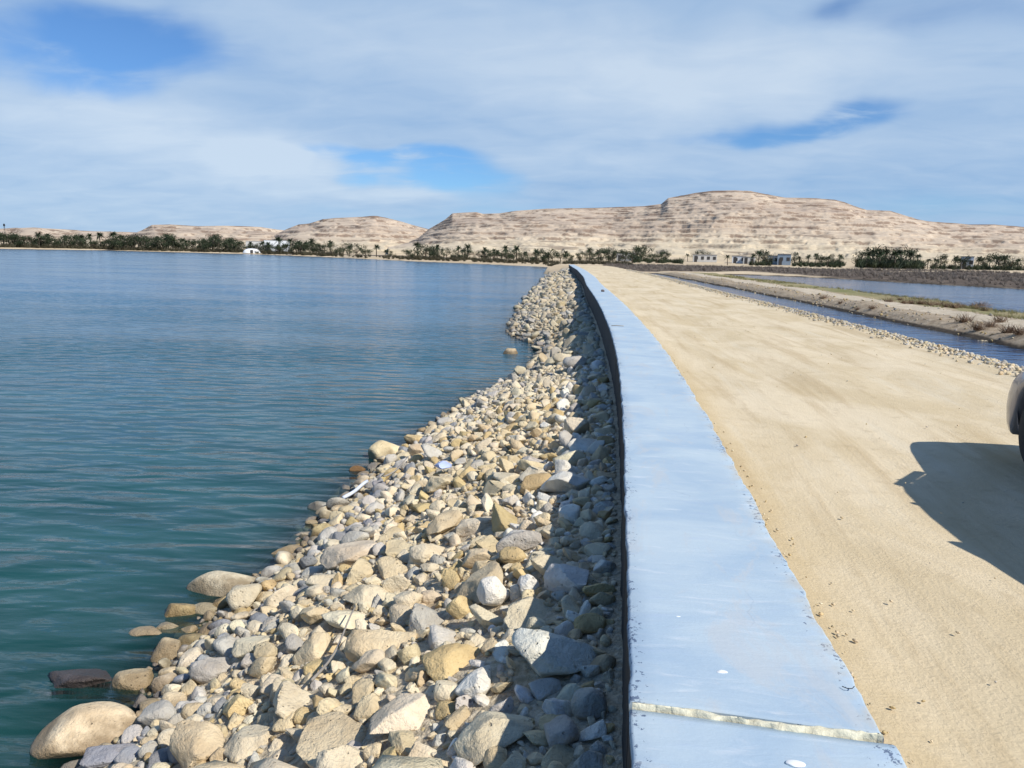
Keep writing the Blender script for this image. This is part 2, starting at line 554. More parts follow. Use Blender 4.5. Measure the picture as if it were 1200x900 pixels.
def wall_material():
    m, T, b, o = material('painted_concrete')
    tc = T.n('ShaderNodeTexCoord')
    uv = tc.outputs['UV']
    pos = T.n('ShaderNodeNewGeometry').outputs['Position']
    n1 = T.noise(T.scaled(pos, (1.2, 2.0, 1)), 1.0, 6.0, 0.6, .5)
    n2 = T.noise(T.scaled(pos, (3.0, 14.0, 1)), 1.0, 5.0, 0.65, .6)       # trowel marks across the wall
    n3 = T.noise(pos, 60.0, 4.0, 0.6)
    c = T.mix(T.ramp(n1, .30, .72), (0.345, 0.45, 0.545), (0.465, 0.55, 0.595))
    c = T.mix(T.math('MULTIPLY', T.ramp(n2, .55, .75), .35), c, (0.35, 0.43, 0.57))
    c = T.mix(T.math('MULTIPLY', T.ramp(n2, .45, .28), .45), c, (0.62, 0.655, 0.68))
    su = T.n('ShaderNodeSeparateXYZ'); T.l(uv, su.inputs[0])
    u = su.outputs[0]
    e = T.math('MAXIMUM', T.ramp(u, 0.13, 0.0), T.ramp(u, 0.66, 0.80))
    chipn = T.noise(pos, 34.0, 4.0, 0.7)
    patch = T.noise(pos, 3.2, 2.0, 0.5)
    chip = T.ramp(T.math('ADD', T.math('ADD', chipn, T.math('MULTIPLY', e, 0.20)), T.math('MULTIPLY', T.math('SUBTRACT', patch, .5), .35)), 0.76, 0.80)
    c = T.mix(T.math('MULTIPLY', chip, .85), c, (0.075, 0.11, 0.19))
    dust = T.math('MULTIPLY', T.ramp(u, 0.68, 0.82), T.ramp(T.noise(pos, 5.0, 4.0, .6), .42, .62))
    c = T.mix(T.math('MULTIPLY', dust, .55), c, (0.46, 0.40, 0.30))
    st1 = T.noise(T.scaled(pos, (2.5, 1.1, 1)), 1.0, 6.0, 0.7, 1.0)
    c = T.mix(T.math('MULTIPLY', T.ramp(st1, .52, .64), .6), c, (0.47, 0.50, 0.515))
    crk = T.n('ShaderNodeTexVoronoi', feature='DISTANCE_TO_EDGE'); crk.inputs['Scale'].default_value = 1.0
    wv = T.n('ShaderNodeTexNoise'); wv.inputs['Scale'].default_value = 6.0; T.l(pos, wv.inputs['Vector'])
    T.l(T.vmath('ADD', T.scaled(pos, (1.2, .55, 1)), T.scaled(wv.outputs['Color'], (.16, .16, 0))), crk.inputs['Vector'])
    ck = T.math('MULTIPLY', T.ramp(crk.outputs[0], .006, .001), T.ramp(T.noise(pos, 1.7, 2.0, .5), .50, .58))
    c = T.mix(T.math('MULTIPLY', ck, .15), c, (0.20, 0.24, 0.31))
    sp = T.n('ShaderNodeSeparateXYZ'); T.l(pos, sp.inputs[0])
    side = T.ramp(sp.outputs[2], -0.015, -0.05)                            # side below the painted top, its shade put into a near-black colour
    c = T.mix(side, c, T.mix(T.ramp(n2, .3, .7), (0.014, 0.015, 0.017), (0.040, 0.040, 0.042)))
    T.l(c, b.inputs['Base Color'])
    b.inputs['Roughness'].default_value = 0.75
    b.inputs['Specular IOR Level'].default_value = 0.25
    h = T.math('ADD', T.math('MULTIPLY', n2, .8), T.math('ADD', T.math('MULTIPLY', n3, .18), T.math('MULTIPLY', chip, -.4)))
    T.l(T.bump(h, 0.35, 0.015), b.inputs['Normal'])
    return m


def water_material(name, deep, far, amp=1.0):
    m, T, b, o = material(name)
    pos = T.n('ShaderNodeNewGeometry').outputs['Position']
    rot = T.n('ShaderNodeMapping'); T.l(pos, rot.inputs[0])
    rot.inputs['Rotation'].default_value = (0, 0, math.radians(-4))
    p = rot.outputs[0]
    w1 = T.noise(T.scaled(p, (1.15, 2.9, 1)), 1.0, 1.5, 0.42, 0.25)
    w2 = T.noise(T.scaled(p, (1.9, 6.0, 1)), 1.0, 3.0, 0.55, 0.3)
    w3 = T.noise(T.scaled(p, (0.07, 0.16, 1)), 1.0, 3.0, 0.5)
    gust = T.math('ADD', T.math('MULTIPLY', T.ramp(w3, .35, .7), .75), .25)
    h = T.math('ADD', w1, T.math('MULTIPLY', w2, 0.13))
    sy = T.n('ShaderNodeSeparateXYZ'); T.l(pos, sy.inputs[0])
    calm = T.math('SUBTRACT', 1.0, T.math('MULTIPLY', T.ramp(sy.outputs[1], 6.0, 75.0, False), 0.68))      # wind on this side, calm across the lake
    gust = T.math('MULTIPLY', gust, calm)
    nrm = T.bump(T.math('MULTIPLY', h, gust), 1.0, 0.30 * amp)
    tone = T.noise(T.scaled(p, (0.3, 0.9, 1)), 1.0, 2.0, 0.5)
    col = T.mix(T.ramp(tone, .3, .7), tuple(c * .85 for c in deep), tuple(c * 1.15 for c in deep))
    col = T.mix(T.ramp(sy.outputs[1], 4.0, 60.0, False), col, far)                       # further out, the sky's reflected blue is put into the water colour
    dif = T.n('ShaderNodeBsdfDiffuse'); T.l(col, dif.inputs[0])
    tra = T.n('ShaderNodeBsdfTransparent'); tra.inputs[0].default_value = (0.50, 0.62, 0.60, 1)
    under = T.n('ShaderNodeMixShader')
    T.l(T.attr('murk').outputs['Fac'], under.inputs[0]); T.l(tra.outputs[0], under.inputs[1]); T.l(dif.outputs[0], under.inputs[2])
    glo = T.n('ShaderNodeBsdfGlossy'); glo.inputs['Roughness'].default_value = 0.13
    T.l(nrm, glo.inputs['Normal'])
    fr = T.n('ShaderNodeFresnel'); fr.inputs['IOR'].default_value = 1.33; T.l(nrm, fr.inputs['Normal'])
    mx = T.n('ShaderNodeMixShader')
    T.l(fr.outputs[0], mx.inputs[0]); T.l(under.outputs[0], mx.inputs[1]); T.l(glo.outputs[0], mx.inputs[2])
    T.l(mx.outputs[0], o.inputs[0])
    T.t.nodes.remove(b)
    return m


def hill_material():
    m, T, b, o = material('desert_rock')
    pos = T.n('ShaderNodeNewGeometry').outputs['Position']
    sp = T.n('ShaderNodeSeparateXYZ'); T.l(pos, sp.inputs[0])
    st = T.attr('strata').outputs['Fac']                  # height inside the hill, 0 foot .. 1 top
    n1 = T.noise(T.scaled(pos, (.004, .004, .12)), 1.0, 6.0, .65)
    n2 = T.noise(T.scaled(pos, (.022, .022, .36)), 1.0, 5.0, .62)
    n3 = T.noise(T.scaled(pos, (.07, .07, .40)), 1.0, 4.0, .6)
    c = T.mix(T.ramp(n1, .35, .65), (0.45, 0.355, 0.265), (0.585, 0.475, 0.35))
    foot = T.ramp(st, 0.34, 0.05)
    c = T.mix(T.math('MULTIPLY', foot, .8), c, (0.62, 0.52, 0.36))
    up = T.math('MULTIPLY', T.ramp(st, .35, .8), T.ramp(n3, .35, .65))
    c = T.mix(T.math('MULTIPLY', up, .35), c, (0.45, 0.35, 0.29))
    dk = T.math('MULTIPLY', T.ramp(n2, .56, .60), T.ramp(T.noise(T.scaled(pos, (.012, .012, .05)), 1.0, 4.0, .6), .44, .54))
    c = T.mix(T.math('MULTIPLY', dk, .6), c, (0.15, 0.10, 0.075))
    c = T.mix(T.math('MULTIPLY', T.ramp(n3, .60, .68), .55), c, (0.22, 0.16, 0.12))
    c = T.mix(T.math('MULTIPLY', T.ramp(n3, .42, .30), .5), c, (0.66, 0.56, 0.43))
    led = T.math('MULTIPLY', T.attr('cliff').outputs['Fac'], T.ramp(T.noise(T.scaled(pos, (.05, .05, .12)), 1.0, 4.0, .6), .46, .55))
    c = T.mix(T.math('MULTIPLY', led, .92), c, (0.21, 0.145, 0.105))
    cap = T.ramp(st, .95, .985)
    c = T.mix(T.math('MULTIPLY', cap, T.ramp(n2, .40, .60)), c, (0.20, 0.14, 0.105))
    T.l(c, b.inputs['Base Color'])
    b.inputs['Roughness'].default_value = 0.95
    b.inputs['Specular IOR Level'].default_value = 0.1
    T.l(T.bump(T.math('ADD', n3, n2), .9, 2.0), b.inputs['Normal'])
    return m


def leaf_material(name, c0, c1):
    m, T, b, o = material(name)
    pos = T.n('ShaderNodeNewGeometry').outputs['Position']
    T.l(T.mix(T.ramp(T.noise(pos, .9, 3.0, .6), .35, .65), c0, c1), b.inputs['Base Color'])
    b.inputs['Roughness'].default_value = 0.7
    b.inputs['Specular IOR Level'].default_value = 0.2
    return m


M_ROCK = rock_material()
M_GROUND = ground_material()
M_ROAD = road_material()
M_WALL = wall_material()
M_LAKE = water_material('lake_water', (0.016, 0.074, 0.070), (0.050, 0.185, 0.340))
M_CANAL = water_material('canal_water', (0.010, 0.055, 0.165), (0.018, 0.075, 0.20), amp=0.6)
M_HILL = hill_material()
M_FROND = leaf_material('palm_frond', (0.020, 0.032, 0.016), (0.055, 0.075, 0.035))
M_LEAF = leaf_material('leaf', (0.020, 0.032, 0.016), (0.060, 0.072, 0.036))
M_UNDER = leaf_material('undergrowth_leaf', (0.040, 0.038, 0.022), (0.10, 0.088, 0.052))
M_TRUNK = plain('palm_trunk', (0.10, 0.075, 0.055), .9)
M_TWIG = leaf_material('dry_twig', (0.13, 0.075, 0.045), (0.27, 0.18, 0.11))
M_SCRUB = leaf_material('dry_scrub', (0.14, 0.112, 0.09), (0.28, 0.235, 0.19))
M_GRASS = leaf_material('grass_blade', (0.14, 0.14, 0.05), (0.34, 0.29, 0.13))
M_MORTAR = plain('joint_mortar', (0.66, 0.62, 0.46), .9, var=.18, scale=25, bump=.6)
M_PLASTER = plain('white_plaster', (0.80, 0.81, 0.80), .8, var=.05, scale=30)
M_PLASTERDIM = plain('pale_house_paint', (0.62, 0.60, 0.55), .85, var=.08, scale=.8)
M_BLUEHOUSE = plain('grey_blue_house_paint', (0.26, 0.33, 0.40), .85, var=.08, scale=.8)
M_ROOF = plain('roof_slab', (0.40, 0.36, 0.31), .9)
M_DARKOPEN = plain('dark_opening', (0.06, 0.055, 0.05), .6)  # dark brown fill for window and door openings
M_WIRE = plain('black_wire', (0.02, 0.02, 0.025), .5)
M_STICK = plain('dry_cane', (0.30, 0.27, 0.23), .8)
M_PIPE = plain('pale_plastic_pipe', (0.62, 0.66, 0.74), .5)
M_SCRAP = plain('pale_blue_plastic', (0.38, 0.45, 0.68), .5)

# ------------------------------------------------------------------ ground sheet, road, water
u_ax = np.r_[-6000, -3500, -2200, -1500, -1000, -700, -520, np.arange(-420, -60, 8.0), np.arange(-60, -16, 2.0), np.arange(-16, -6, .5), np.arange(-6, 0, .15), [0, .4, .75, .85],
             np.arange(1.4, 6.5, .7), np.arange(6.5, 18.6, .22), np.arange(18.6, 30, .5), np.arange(30, 120, 3.0), np.arange(120, 520, 12), 700, 1000, 1500, 2200, 3500, 6000]
y_ax = np.r_[-400, -200, -100, -50, np.arange(-20, 0, 2), np.arange(0, 22, .25), np.arange(22, 60, .6), np.arange(60, 210, 1.6), np.arange(210, 440, 5), np.arange(440, 900, 25), 1000, 1300, 1800, 2600, 4000, 6500, 9000]
UG, YG = np.meshgrid(u_ax, y_ax)
XG = UG + xc(YG)
ZG = ground_z(XG, YG)
sl_g, sr_g = beyond(SHORE, XG, YG), beyond(BANK, XG, YG)
st = lambda a, lo, hi: np.clip((a - lo) / (hi - lo), 0, 1)
dam_zone = st(YG, 128, 118)
attrs = {
    'z_rubble': st(-UG, -.5, .2) * st(UG, -9, -6) * dam_zone * 1.0,
    'z_bank': st(UG, 6.8, 7.4) * st(UG, 26, 22) * dam_zone,
    'z_path': st(UG, 16.0, 16.5) * st(UG, 18.6, 18.1) * dam_zone,
    'z_grass': st(UG, 18.4, 19.2) * st(UG, 25.5, 24.4) * dam_zone,
    'z_scrub': np.maximum(st(sr_g, -1, 2) * st(sr_g, 75, 55) * st(UG, 4, 8),
                          st(sl_g, 12, 22) * st(sl_g, 60, 45) * st(UG, -20, -40) * .8),
    'z_mud': np.maximum(st(ZG, Z_CANAL + .16, Z_CANAL + .05) * st(UG, 6, 7), st(ZG, Z_LAKE + .02, Z_LAKE - .10) * (UG < 3) * st(-UG, -1, 8)),
}
ground = mesh_np('ground', np.c_[XG.ravel(), YG.ravel(), ZG.ravel()], grid_faces(*XG.shape), M_GROUND, attrs={k: v.ravel() for k, v in attrs.items()})
tag(link(ground), kind='structure')

yr = np.r_[np.arange(-25, 20, .3), np.arange(20, 60, .7), np.arange(60, 128, 1.5)]
ur = np.r_[0.78, 0.84, 0.95, np.arange(1.2, 6.2, .25), 6.3, 6.6]
RU, RY = np.meshgrid(ur, yr)
RX = RU + xc(RY)
rut = -0.018 * (np.exp(-((RU - 2.35) / .28) ** 2) + np.exp(-((RU - 4.05) / .28) ** 2))
RZ = Z_ROAD + rut + (fbm(RX * .9, RY * .5) - .5) * .05 + .07 * np.exp(-((RU - .8) / .18) ** 2) + .04 * np.exp(-((RU - 6.4) / .35) ** 2) - .012 * st(RU, 6.4, 6.6)
RZ -= np.interp(RY, [0, 108, 128], [0, 0, .12])
road = mesh_np('dirt_road', np.c_[RX.ravel(), RY.ravel(), RZ.ravel()], grid_faces(*RX.shape), M_ROAD, uv=np.c_[RU.ravel(), RY.ravel()])
tag(link(road), kind='structure')


def water_sheet(name, us, ys, z, mat, k):
    UU, YY = np.meshgrid(us, ys)
    XX = UU + xc(YY)
    depth = np.clip(z - ground_z(XX, YY, False), 0, 9)
    murk = 1 - np.exp(-k * depth)
    o = mesh_np(name, np.c_[XX.ravel(), YY.ravel(), np.full(XX.size, z)], grid_faces(*XX.shape), mat, attrs={'murk': murk.ravel()})
    return tag(link(o), kind='structure')


yw = np.r_[-300, -100, -40, np.arange(-20, 24, .5), np.arange(24, 130, 2.), np.arange(130, 470, 15.), 600]
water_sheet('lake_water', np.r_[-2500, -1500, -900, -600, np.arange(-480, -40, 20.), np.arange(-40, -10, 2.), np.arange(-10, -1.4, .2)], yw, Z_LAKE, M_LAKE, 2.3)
yw2 = np.r_[np.arange(-40, 150, 2.)]
water_sheet('canal_water', np.r_[np.arange(7.4, 15.6, .3)], yw2, Z_CANAL, M_CANAL, 4.0)
water_sheet('pond_water', np.r_[np.arange(23, 30, .5), np.arange(30, 160, 6.)], yw2, Z_CANAL, M_CANAL, 4.0)

# ------------------------------------------------------------------ desert plateau: three terraced ridges
def ridge(name, sky_px, r_front, r_crest, r_back, x0, x1, cols, bed, seed, z_foot=2.0):
    px = np.array([p[0] for p in sky_px], float); py = np.array([p[1] for p in sky_px], float)
    xs = np.linspace(x0, x1, cols)
    ys = np.interp(xs, px, py)
    D = np.array([px_dir(a, b) for a, b in zip(xs, ys)])
    az = np.arctan2(D[:, 0], D[:, 1]); te = D[:, 2] / np.hypot(D[:, 0], D[:, 1])
    rng = np.random.RandomState(seed)
    lat = az * 900.0
    spur = (fbm(lat * .011 + seed, lat * 0 + 3.1, 3) - .5)
    rc = r_crest * (1 + .07 * spur); rf = r_front * (1 + .07 * spur)
    Hc = CAM[2] + rc * te
    rows = 300
    kk = max(3, cols // 9) | 1
    pad = np.pad(Hc, kk, mode='edge'); ker = np.hanning(kk + 2)[1:-1]
    Hs = np.convolve(pad, ker / ker.sum(), 'same')[kk:-kk]
    t = np.linspace(0, 1, rows)
    T, AZ = np.meshgrid(t, az, indexing='ij')
    LAT = AZ * 900.0
    gul = fbm(LAT * .028 + seed, T * 5.0, 3) - .5
    gul2 = fbm(LAT * .15 + 7, T * 26.0 + seed, 3) - .5
    tt = np.clip(T + (gul * .06 + gul2 * .008) * np.sin(np.pi * np.clip(T, 0, 1)), 0, 1)
    # concave talus foot, then a staircase of ledges
    base = 0.22 * st(tt, 0, .5) + 0.78 * st(tt, .2, 1.0) ** 1.15
    He = Hs[None, :] + (Hc - Hs)[None, :] * st(base, .45, .97)      # only the top of the hill follows the skyline's steps
    s = base * He / bed                            # beds lie level, of even thickness
    fl = np.floor(s); fr = s - fl
    lip = .50 + .25 * vnoise(LAT * .05 + fl * 5.1, fl * 9.7)
    stair = (fl + np.clip((fr - lip) / .16, 0, 1) ** .8) * bed / He
    wgt = .12 + .76 * st(fbm(LAT * .085 + fl * 7.7, fl * 3.3 + seed, 3), .34, .54)
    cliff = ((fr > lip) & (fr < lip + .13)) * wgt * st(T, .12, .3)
    prof = base * (1 - wgt * .85) + stair * wgt * .85
    prof = np.clip(prof, 0, 1)
    prof[-1] = 1; He[-1] = Hc
    R = rf[None, :] + (rc - rf)[None, :] * T
    Z = z_foot + (He - z_foot) * prof + (gul2 * .010 * Hc[None, :]) * st(T, .05, .3) * st(T, 1., .9)
    Z[0] = -3.0
    # plateau behind the crest
    Rb = np.stack([rc * 1.04, rc * 1.15, np.full(cols, r_back)])
    Zb = np.stack([Hc * .998, Hc * .985, Hc * .6])
    R = np.concatenate([R, Rb]); Z = np.concatenate([Z, Zb]); prof = np.concatenate([prof, np.ones((3, cols)) * .9]); cliff = np.concatenate([cliff, np.zeros((3, cols))])
    A = np.concatenate([AZ, AZ[:3]])
    X = np.sin(A) * R; Y = np.cos(A) * R
    o = mesh_np(name, np.c_[X.ravel(), Y.ravel(), Z.ravel()], grid_faces(*X.shape), M_HILL, attrs={'strata': prof.ravel(), 'cliff': cliff.ravel()})
    return tag(link(o), kind='structure')


MAIN = [(455, 291), (470, 287), (490, 279), (503, 268), (512, 263), (522, 257), (530, 250), (545, 249), (558, 248.5), (566, 250.5), (585, 250), (605, 247), (640, 244.5), (672, 244), (700, 243.5), (755, 241.5), (775, 239),
        (783, 232), (800, 229), (815, 226), (835, 223.5), (862, 223), (880, 224), (900, 228), (920, 231.5), (950, 232), (978, 234), (990, 237), (1000, 241), (1015, 246), (1043, 247), (1056, 251),
        (1075, 257), (1092, 260), (1120, 261.5), (1135, 263), (1165, 263), (1200, 266), (1260, 268), (1330, 274), (1420, 284), (1500, 296), (1560, 308)]
MID = [(300, 290), (320, 276), (337, 268), (350, 263), (362, 262), (378, 257), (392, 255.5), (425, 254), (440, 253), (452, 255), (468, 259), (485, 264), (500, 268), (520, 273), (560, 280), (600, 290)]
LEFTR = [(120, 286), (150, 276), (166, 270), (178, 263.5), (200, 263), (232, 265), (262, 264.5), (285, 265), (305, 266), (325, 269), (350, 272), (400, 278), (430, 288)]
DUNE = [(-260, 268), (-150, 264), (-60, 267), (0, 268), (40, 266.5), (70, 269), (110, 271), (150, 272), (190, 273), (240, 276), (300, 281), (360, 288)]
ridge('desert_plateau_hill', MAIN, 450, 980, 1500, 455, 1560, 900, 4.4, 3)
ridge('desert_mesa_hill', MID, 800, 1300, 1900, 300, 600, 300, 7.0, 8)
ridge('desert_butte_hill', LEFTR, 950, 1500, 2100, 120, 430, 280, 7.0, 14)
ridge('desert_dune_hill', DUNE, 1100, 1900, 2900, -260, 360, 260, 16.0, 21)

# ------------------------------------------------------------------ parapet wall
def wall_strip(name, ys, gap_skew, parent, extra=0.0, u1=0.80):
    V, uvs = [], []
    prof = [(0.0, -1.0), (0.0, -0.012), (0.004, -0.003), (0.014, 0.0), (0.1, 0.0), (0.25, 0.0), (0.4, 0.0), (0.55, 0.0), (0.7, 0.0), (u1 - .012, 0.0), (u1 - .003, -0.004), (u1, -0.014), (u1, -1.0)]
    rng = np.random.RandomState(2)
    for yy in ys:
        x0 = float(xc(yy))
        for k, (uu, zz) in enumerate(prof):
            jl = (float(vnoise(yy * 6.0, 3.0)) - .5) * 0.012 + (float(vnoise(yy * 23.0, 8.0)) - .5) * .008
            jr = (float(vnoise(yy * 4.0, 13.0)) - .5) * 0.025 + (float(vnoise(yy * 17.0, 18.0)) - .5) * .014
            du = jl if k < 4 else (jr if k > 8 else 0)
            zt = zz + ((float(vnoise(yy * 1.3 + 5, uu * 3)) - .5) * .008 if 3 <= k <= 9 else 0)
            V.append((x0 + uu + du + (extra if k > 8 else 0), yy + gap_skew(yy) * uu, zt))
            uvs.append((uu, yy))
    n = len(prof)
    F = grid_faces(len(ys), n)[:, ::-1]
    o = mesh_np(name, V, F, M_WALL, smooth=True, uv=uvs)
    bm = bmesh.new(); bm.from_mesh(o.data)
    bm.verts.ensure_lookup_table()
    for r in (0, len(ys) - 1):
        bm.faces.new([bm.verts[r * n + k] for k in range(n)])
    bmesh.ops.recalc_face_normals(bm, faces=bm.faces[:])
    bm.to_mesh(o.data); bm.free()
    me = o.data
    me.polygons.foreach_set('use_smooth', [abs(p.normal.z) > .6 and p.area < 5 for p in me.polygons])
    return link(o, parent)


wall = empty('parapet_wall', (0.4, 2.0, -0.6))
tag(wall, 'long low concrete parapet with pale blue painted top, running along the dirt road', 'wall')
PARTS_OFF = Vector(wall.location)


def reparent(o, root):
    """keep world place while hanging a part on its thing"""
    o.parent = root
    o.matrix_parent_inverse = Matrix.Translation(-Vector(root.location))


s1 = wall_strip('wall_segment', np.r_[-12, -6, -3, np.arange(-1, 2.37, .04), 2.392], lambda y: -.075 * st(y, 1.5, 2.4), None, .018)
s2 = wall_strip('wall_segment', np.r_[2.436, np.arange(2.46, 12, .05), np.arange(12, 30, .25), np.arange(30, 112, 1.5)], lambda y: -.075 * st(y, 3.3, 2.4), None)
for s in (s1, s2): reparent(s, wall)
# crumbly mortar in the joint
rng = np.random.RandomState(11)
bm = bmesh.new()
NU, NW = 90, 6
rows = []
for i in range(NU):
    uu = 0.004 + 0.785 * i / (NU - 1)
    wdt = 0.002 + 0.015 * float(vnoise(uu * 9.0, 2.0)) + 0.016 * (float(vnoise(uu * 34.0, 5.0)) - .5)
    off = 0.022 * (float(vnoise(uu * 10., 7.)) - .80)
    row = []
    for j in range(NW):
        t = j / (NW - 1) * 2 - 1
        h = 0.011 * max(0, 1 - t * t) ** .5 * (0.55 + .9 * float(vnoise(uu * 40, t * 4 + 9))) + 0.004
        if abs(t) == 1: h = -0.03
        row.append(bm.verts.new((uu + 0.055, 2.412 - .075 * uu + t * wdt + off, h)))
    rows.append(row)
for a, b_ in zip(rows[:-1], rows[1:]):
    for j in range(NW - 1):
        bm.faces.new((a[j], a[j + 1], b_[j + 1], b_[j]))
bmesh.ops.recalc_face_normals(bm, faces=bm.faces[:])
me = bpy.data.meshes.new('joint_filler'); bm.to_mesh(me); bm.free()
me.polygons.foreach_set('use_smooth', [True] * len(me.polygons)); me.materials.append(M_MORTAR)
jf = link(bpy.data.objects.new('joint_filler', me)); reparent(jf, wall)
jf['label'] = 'crumbly cream mortar filling the joint across the wall'

# ------------------------------------------------------------------ rocks
def ico(n):
    bm = bmesh.new(); bmesh.ops.create_icosphere(bm, subdivisions=n, radius=1.0)
    v = np.array([x.co[:] for x in bm.verts]); f = np.array([[q.index for q in p.verts] for p in bm.faces]); bm.free()
    return v, f


ICO = {k: ico(k) for k in (1, 2, 3, 4)}


def rock_shape(rng, level, dims, round_=0.5):
    """unit pebble, cut by random planes and roughened, scaled to half-axes dims, randomly turned"""
    v = ICO[level][0].copy()
    for _ in range(rng.randint(11, 19)):
        n = rng.normal(size=3); n /= np.linalg.norm(n)
        d = rng.uniform(.36, .78) + .26 * round_
        over = np.maximum(v @ n - d, 0)
        v -= over[:, None] * n * (1.0 - .30 * round_)
    for f_, a in ((2.2, .10), (4.5, .06), (8.0, .045), (15.0, .03), (26.0, .016)):
        if (level < 3 and f_ > 5) or (level < 4 and f_ > 12): break
        ph = rng.uniform(0, 6.28, (5,)); k = rng.normal(size=(5, 3)) * f_ * .6
        w = np.sin(v @ k.T + ph)
        s = w.sum(1) / 5 if f_ < 4 else (.5 * w.sum(1) / 5 + .9 * (.55 - np.abs(w[:, :3]).mean(1)))     # creased, not wavy
        v *= (1 + a * s * (1.9 - round_ * 1.5))[:, None]
    v /= np.abs(v).max(0)
    v *= dims
    return v


def rot_rand(rng, tilt):
    a = rng.uniform(0, 6.283); ca, sa = math.cos(a), math.sin(a)
    Rz = np.array([[ca, -sa, 0], [sa, ca, 0], [0, 0, 1]])
    ax = rng.normal(size=3) * tilt
    ang = np.linalg.norm(ax) + 1e-9; k = ax / ang
    K = np.array([[0, -k[2], k[1]], [k[2], 0, -k[0]], [-k[1], k[0], 0]])
    return (np.eye(3) + math.sin(ang) * K + (1 - math.cos(ang)) * K @ K) @ Rz


COL = {'tan': (0.68, 0.565, 0.375), 'cream': (0.73, 0.64, 0.475), 'grey': (0.55, 0.52, 0.465), 'white': (0.80, 0.775, 0.71), 'ochre': (0.63, 0.49, 0.265), 'blue-grey': (0.31, 0.315, 0.33), 'dark': (0.145, 0.125, 0.125), 'orange': (0.44, 0.27, 0.12)}


def slope_hit(px, py):
    d = px_dir(px, py)
    t = 1.0
    for _ in range(4000):
        p = CAM + d * t
        if p[2] < max(float(ground_z(p[0], p[1], False)), Z_LAKE - .05): return p
        t += 0.01 + t * .002
    return p


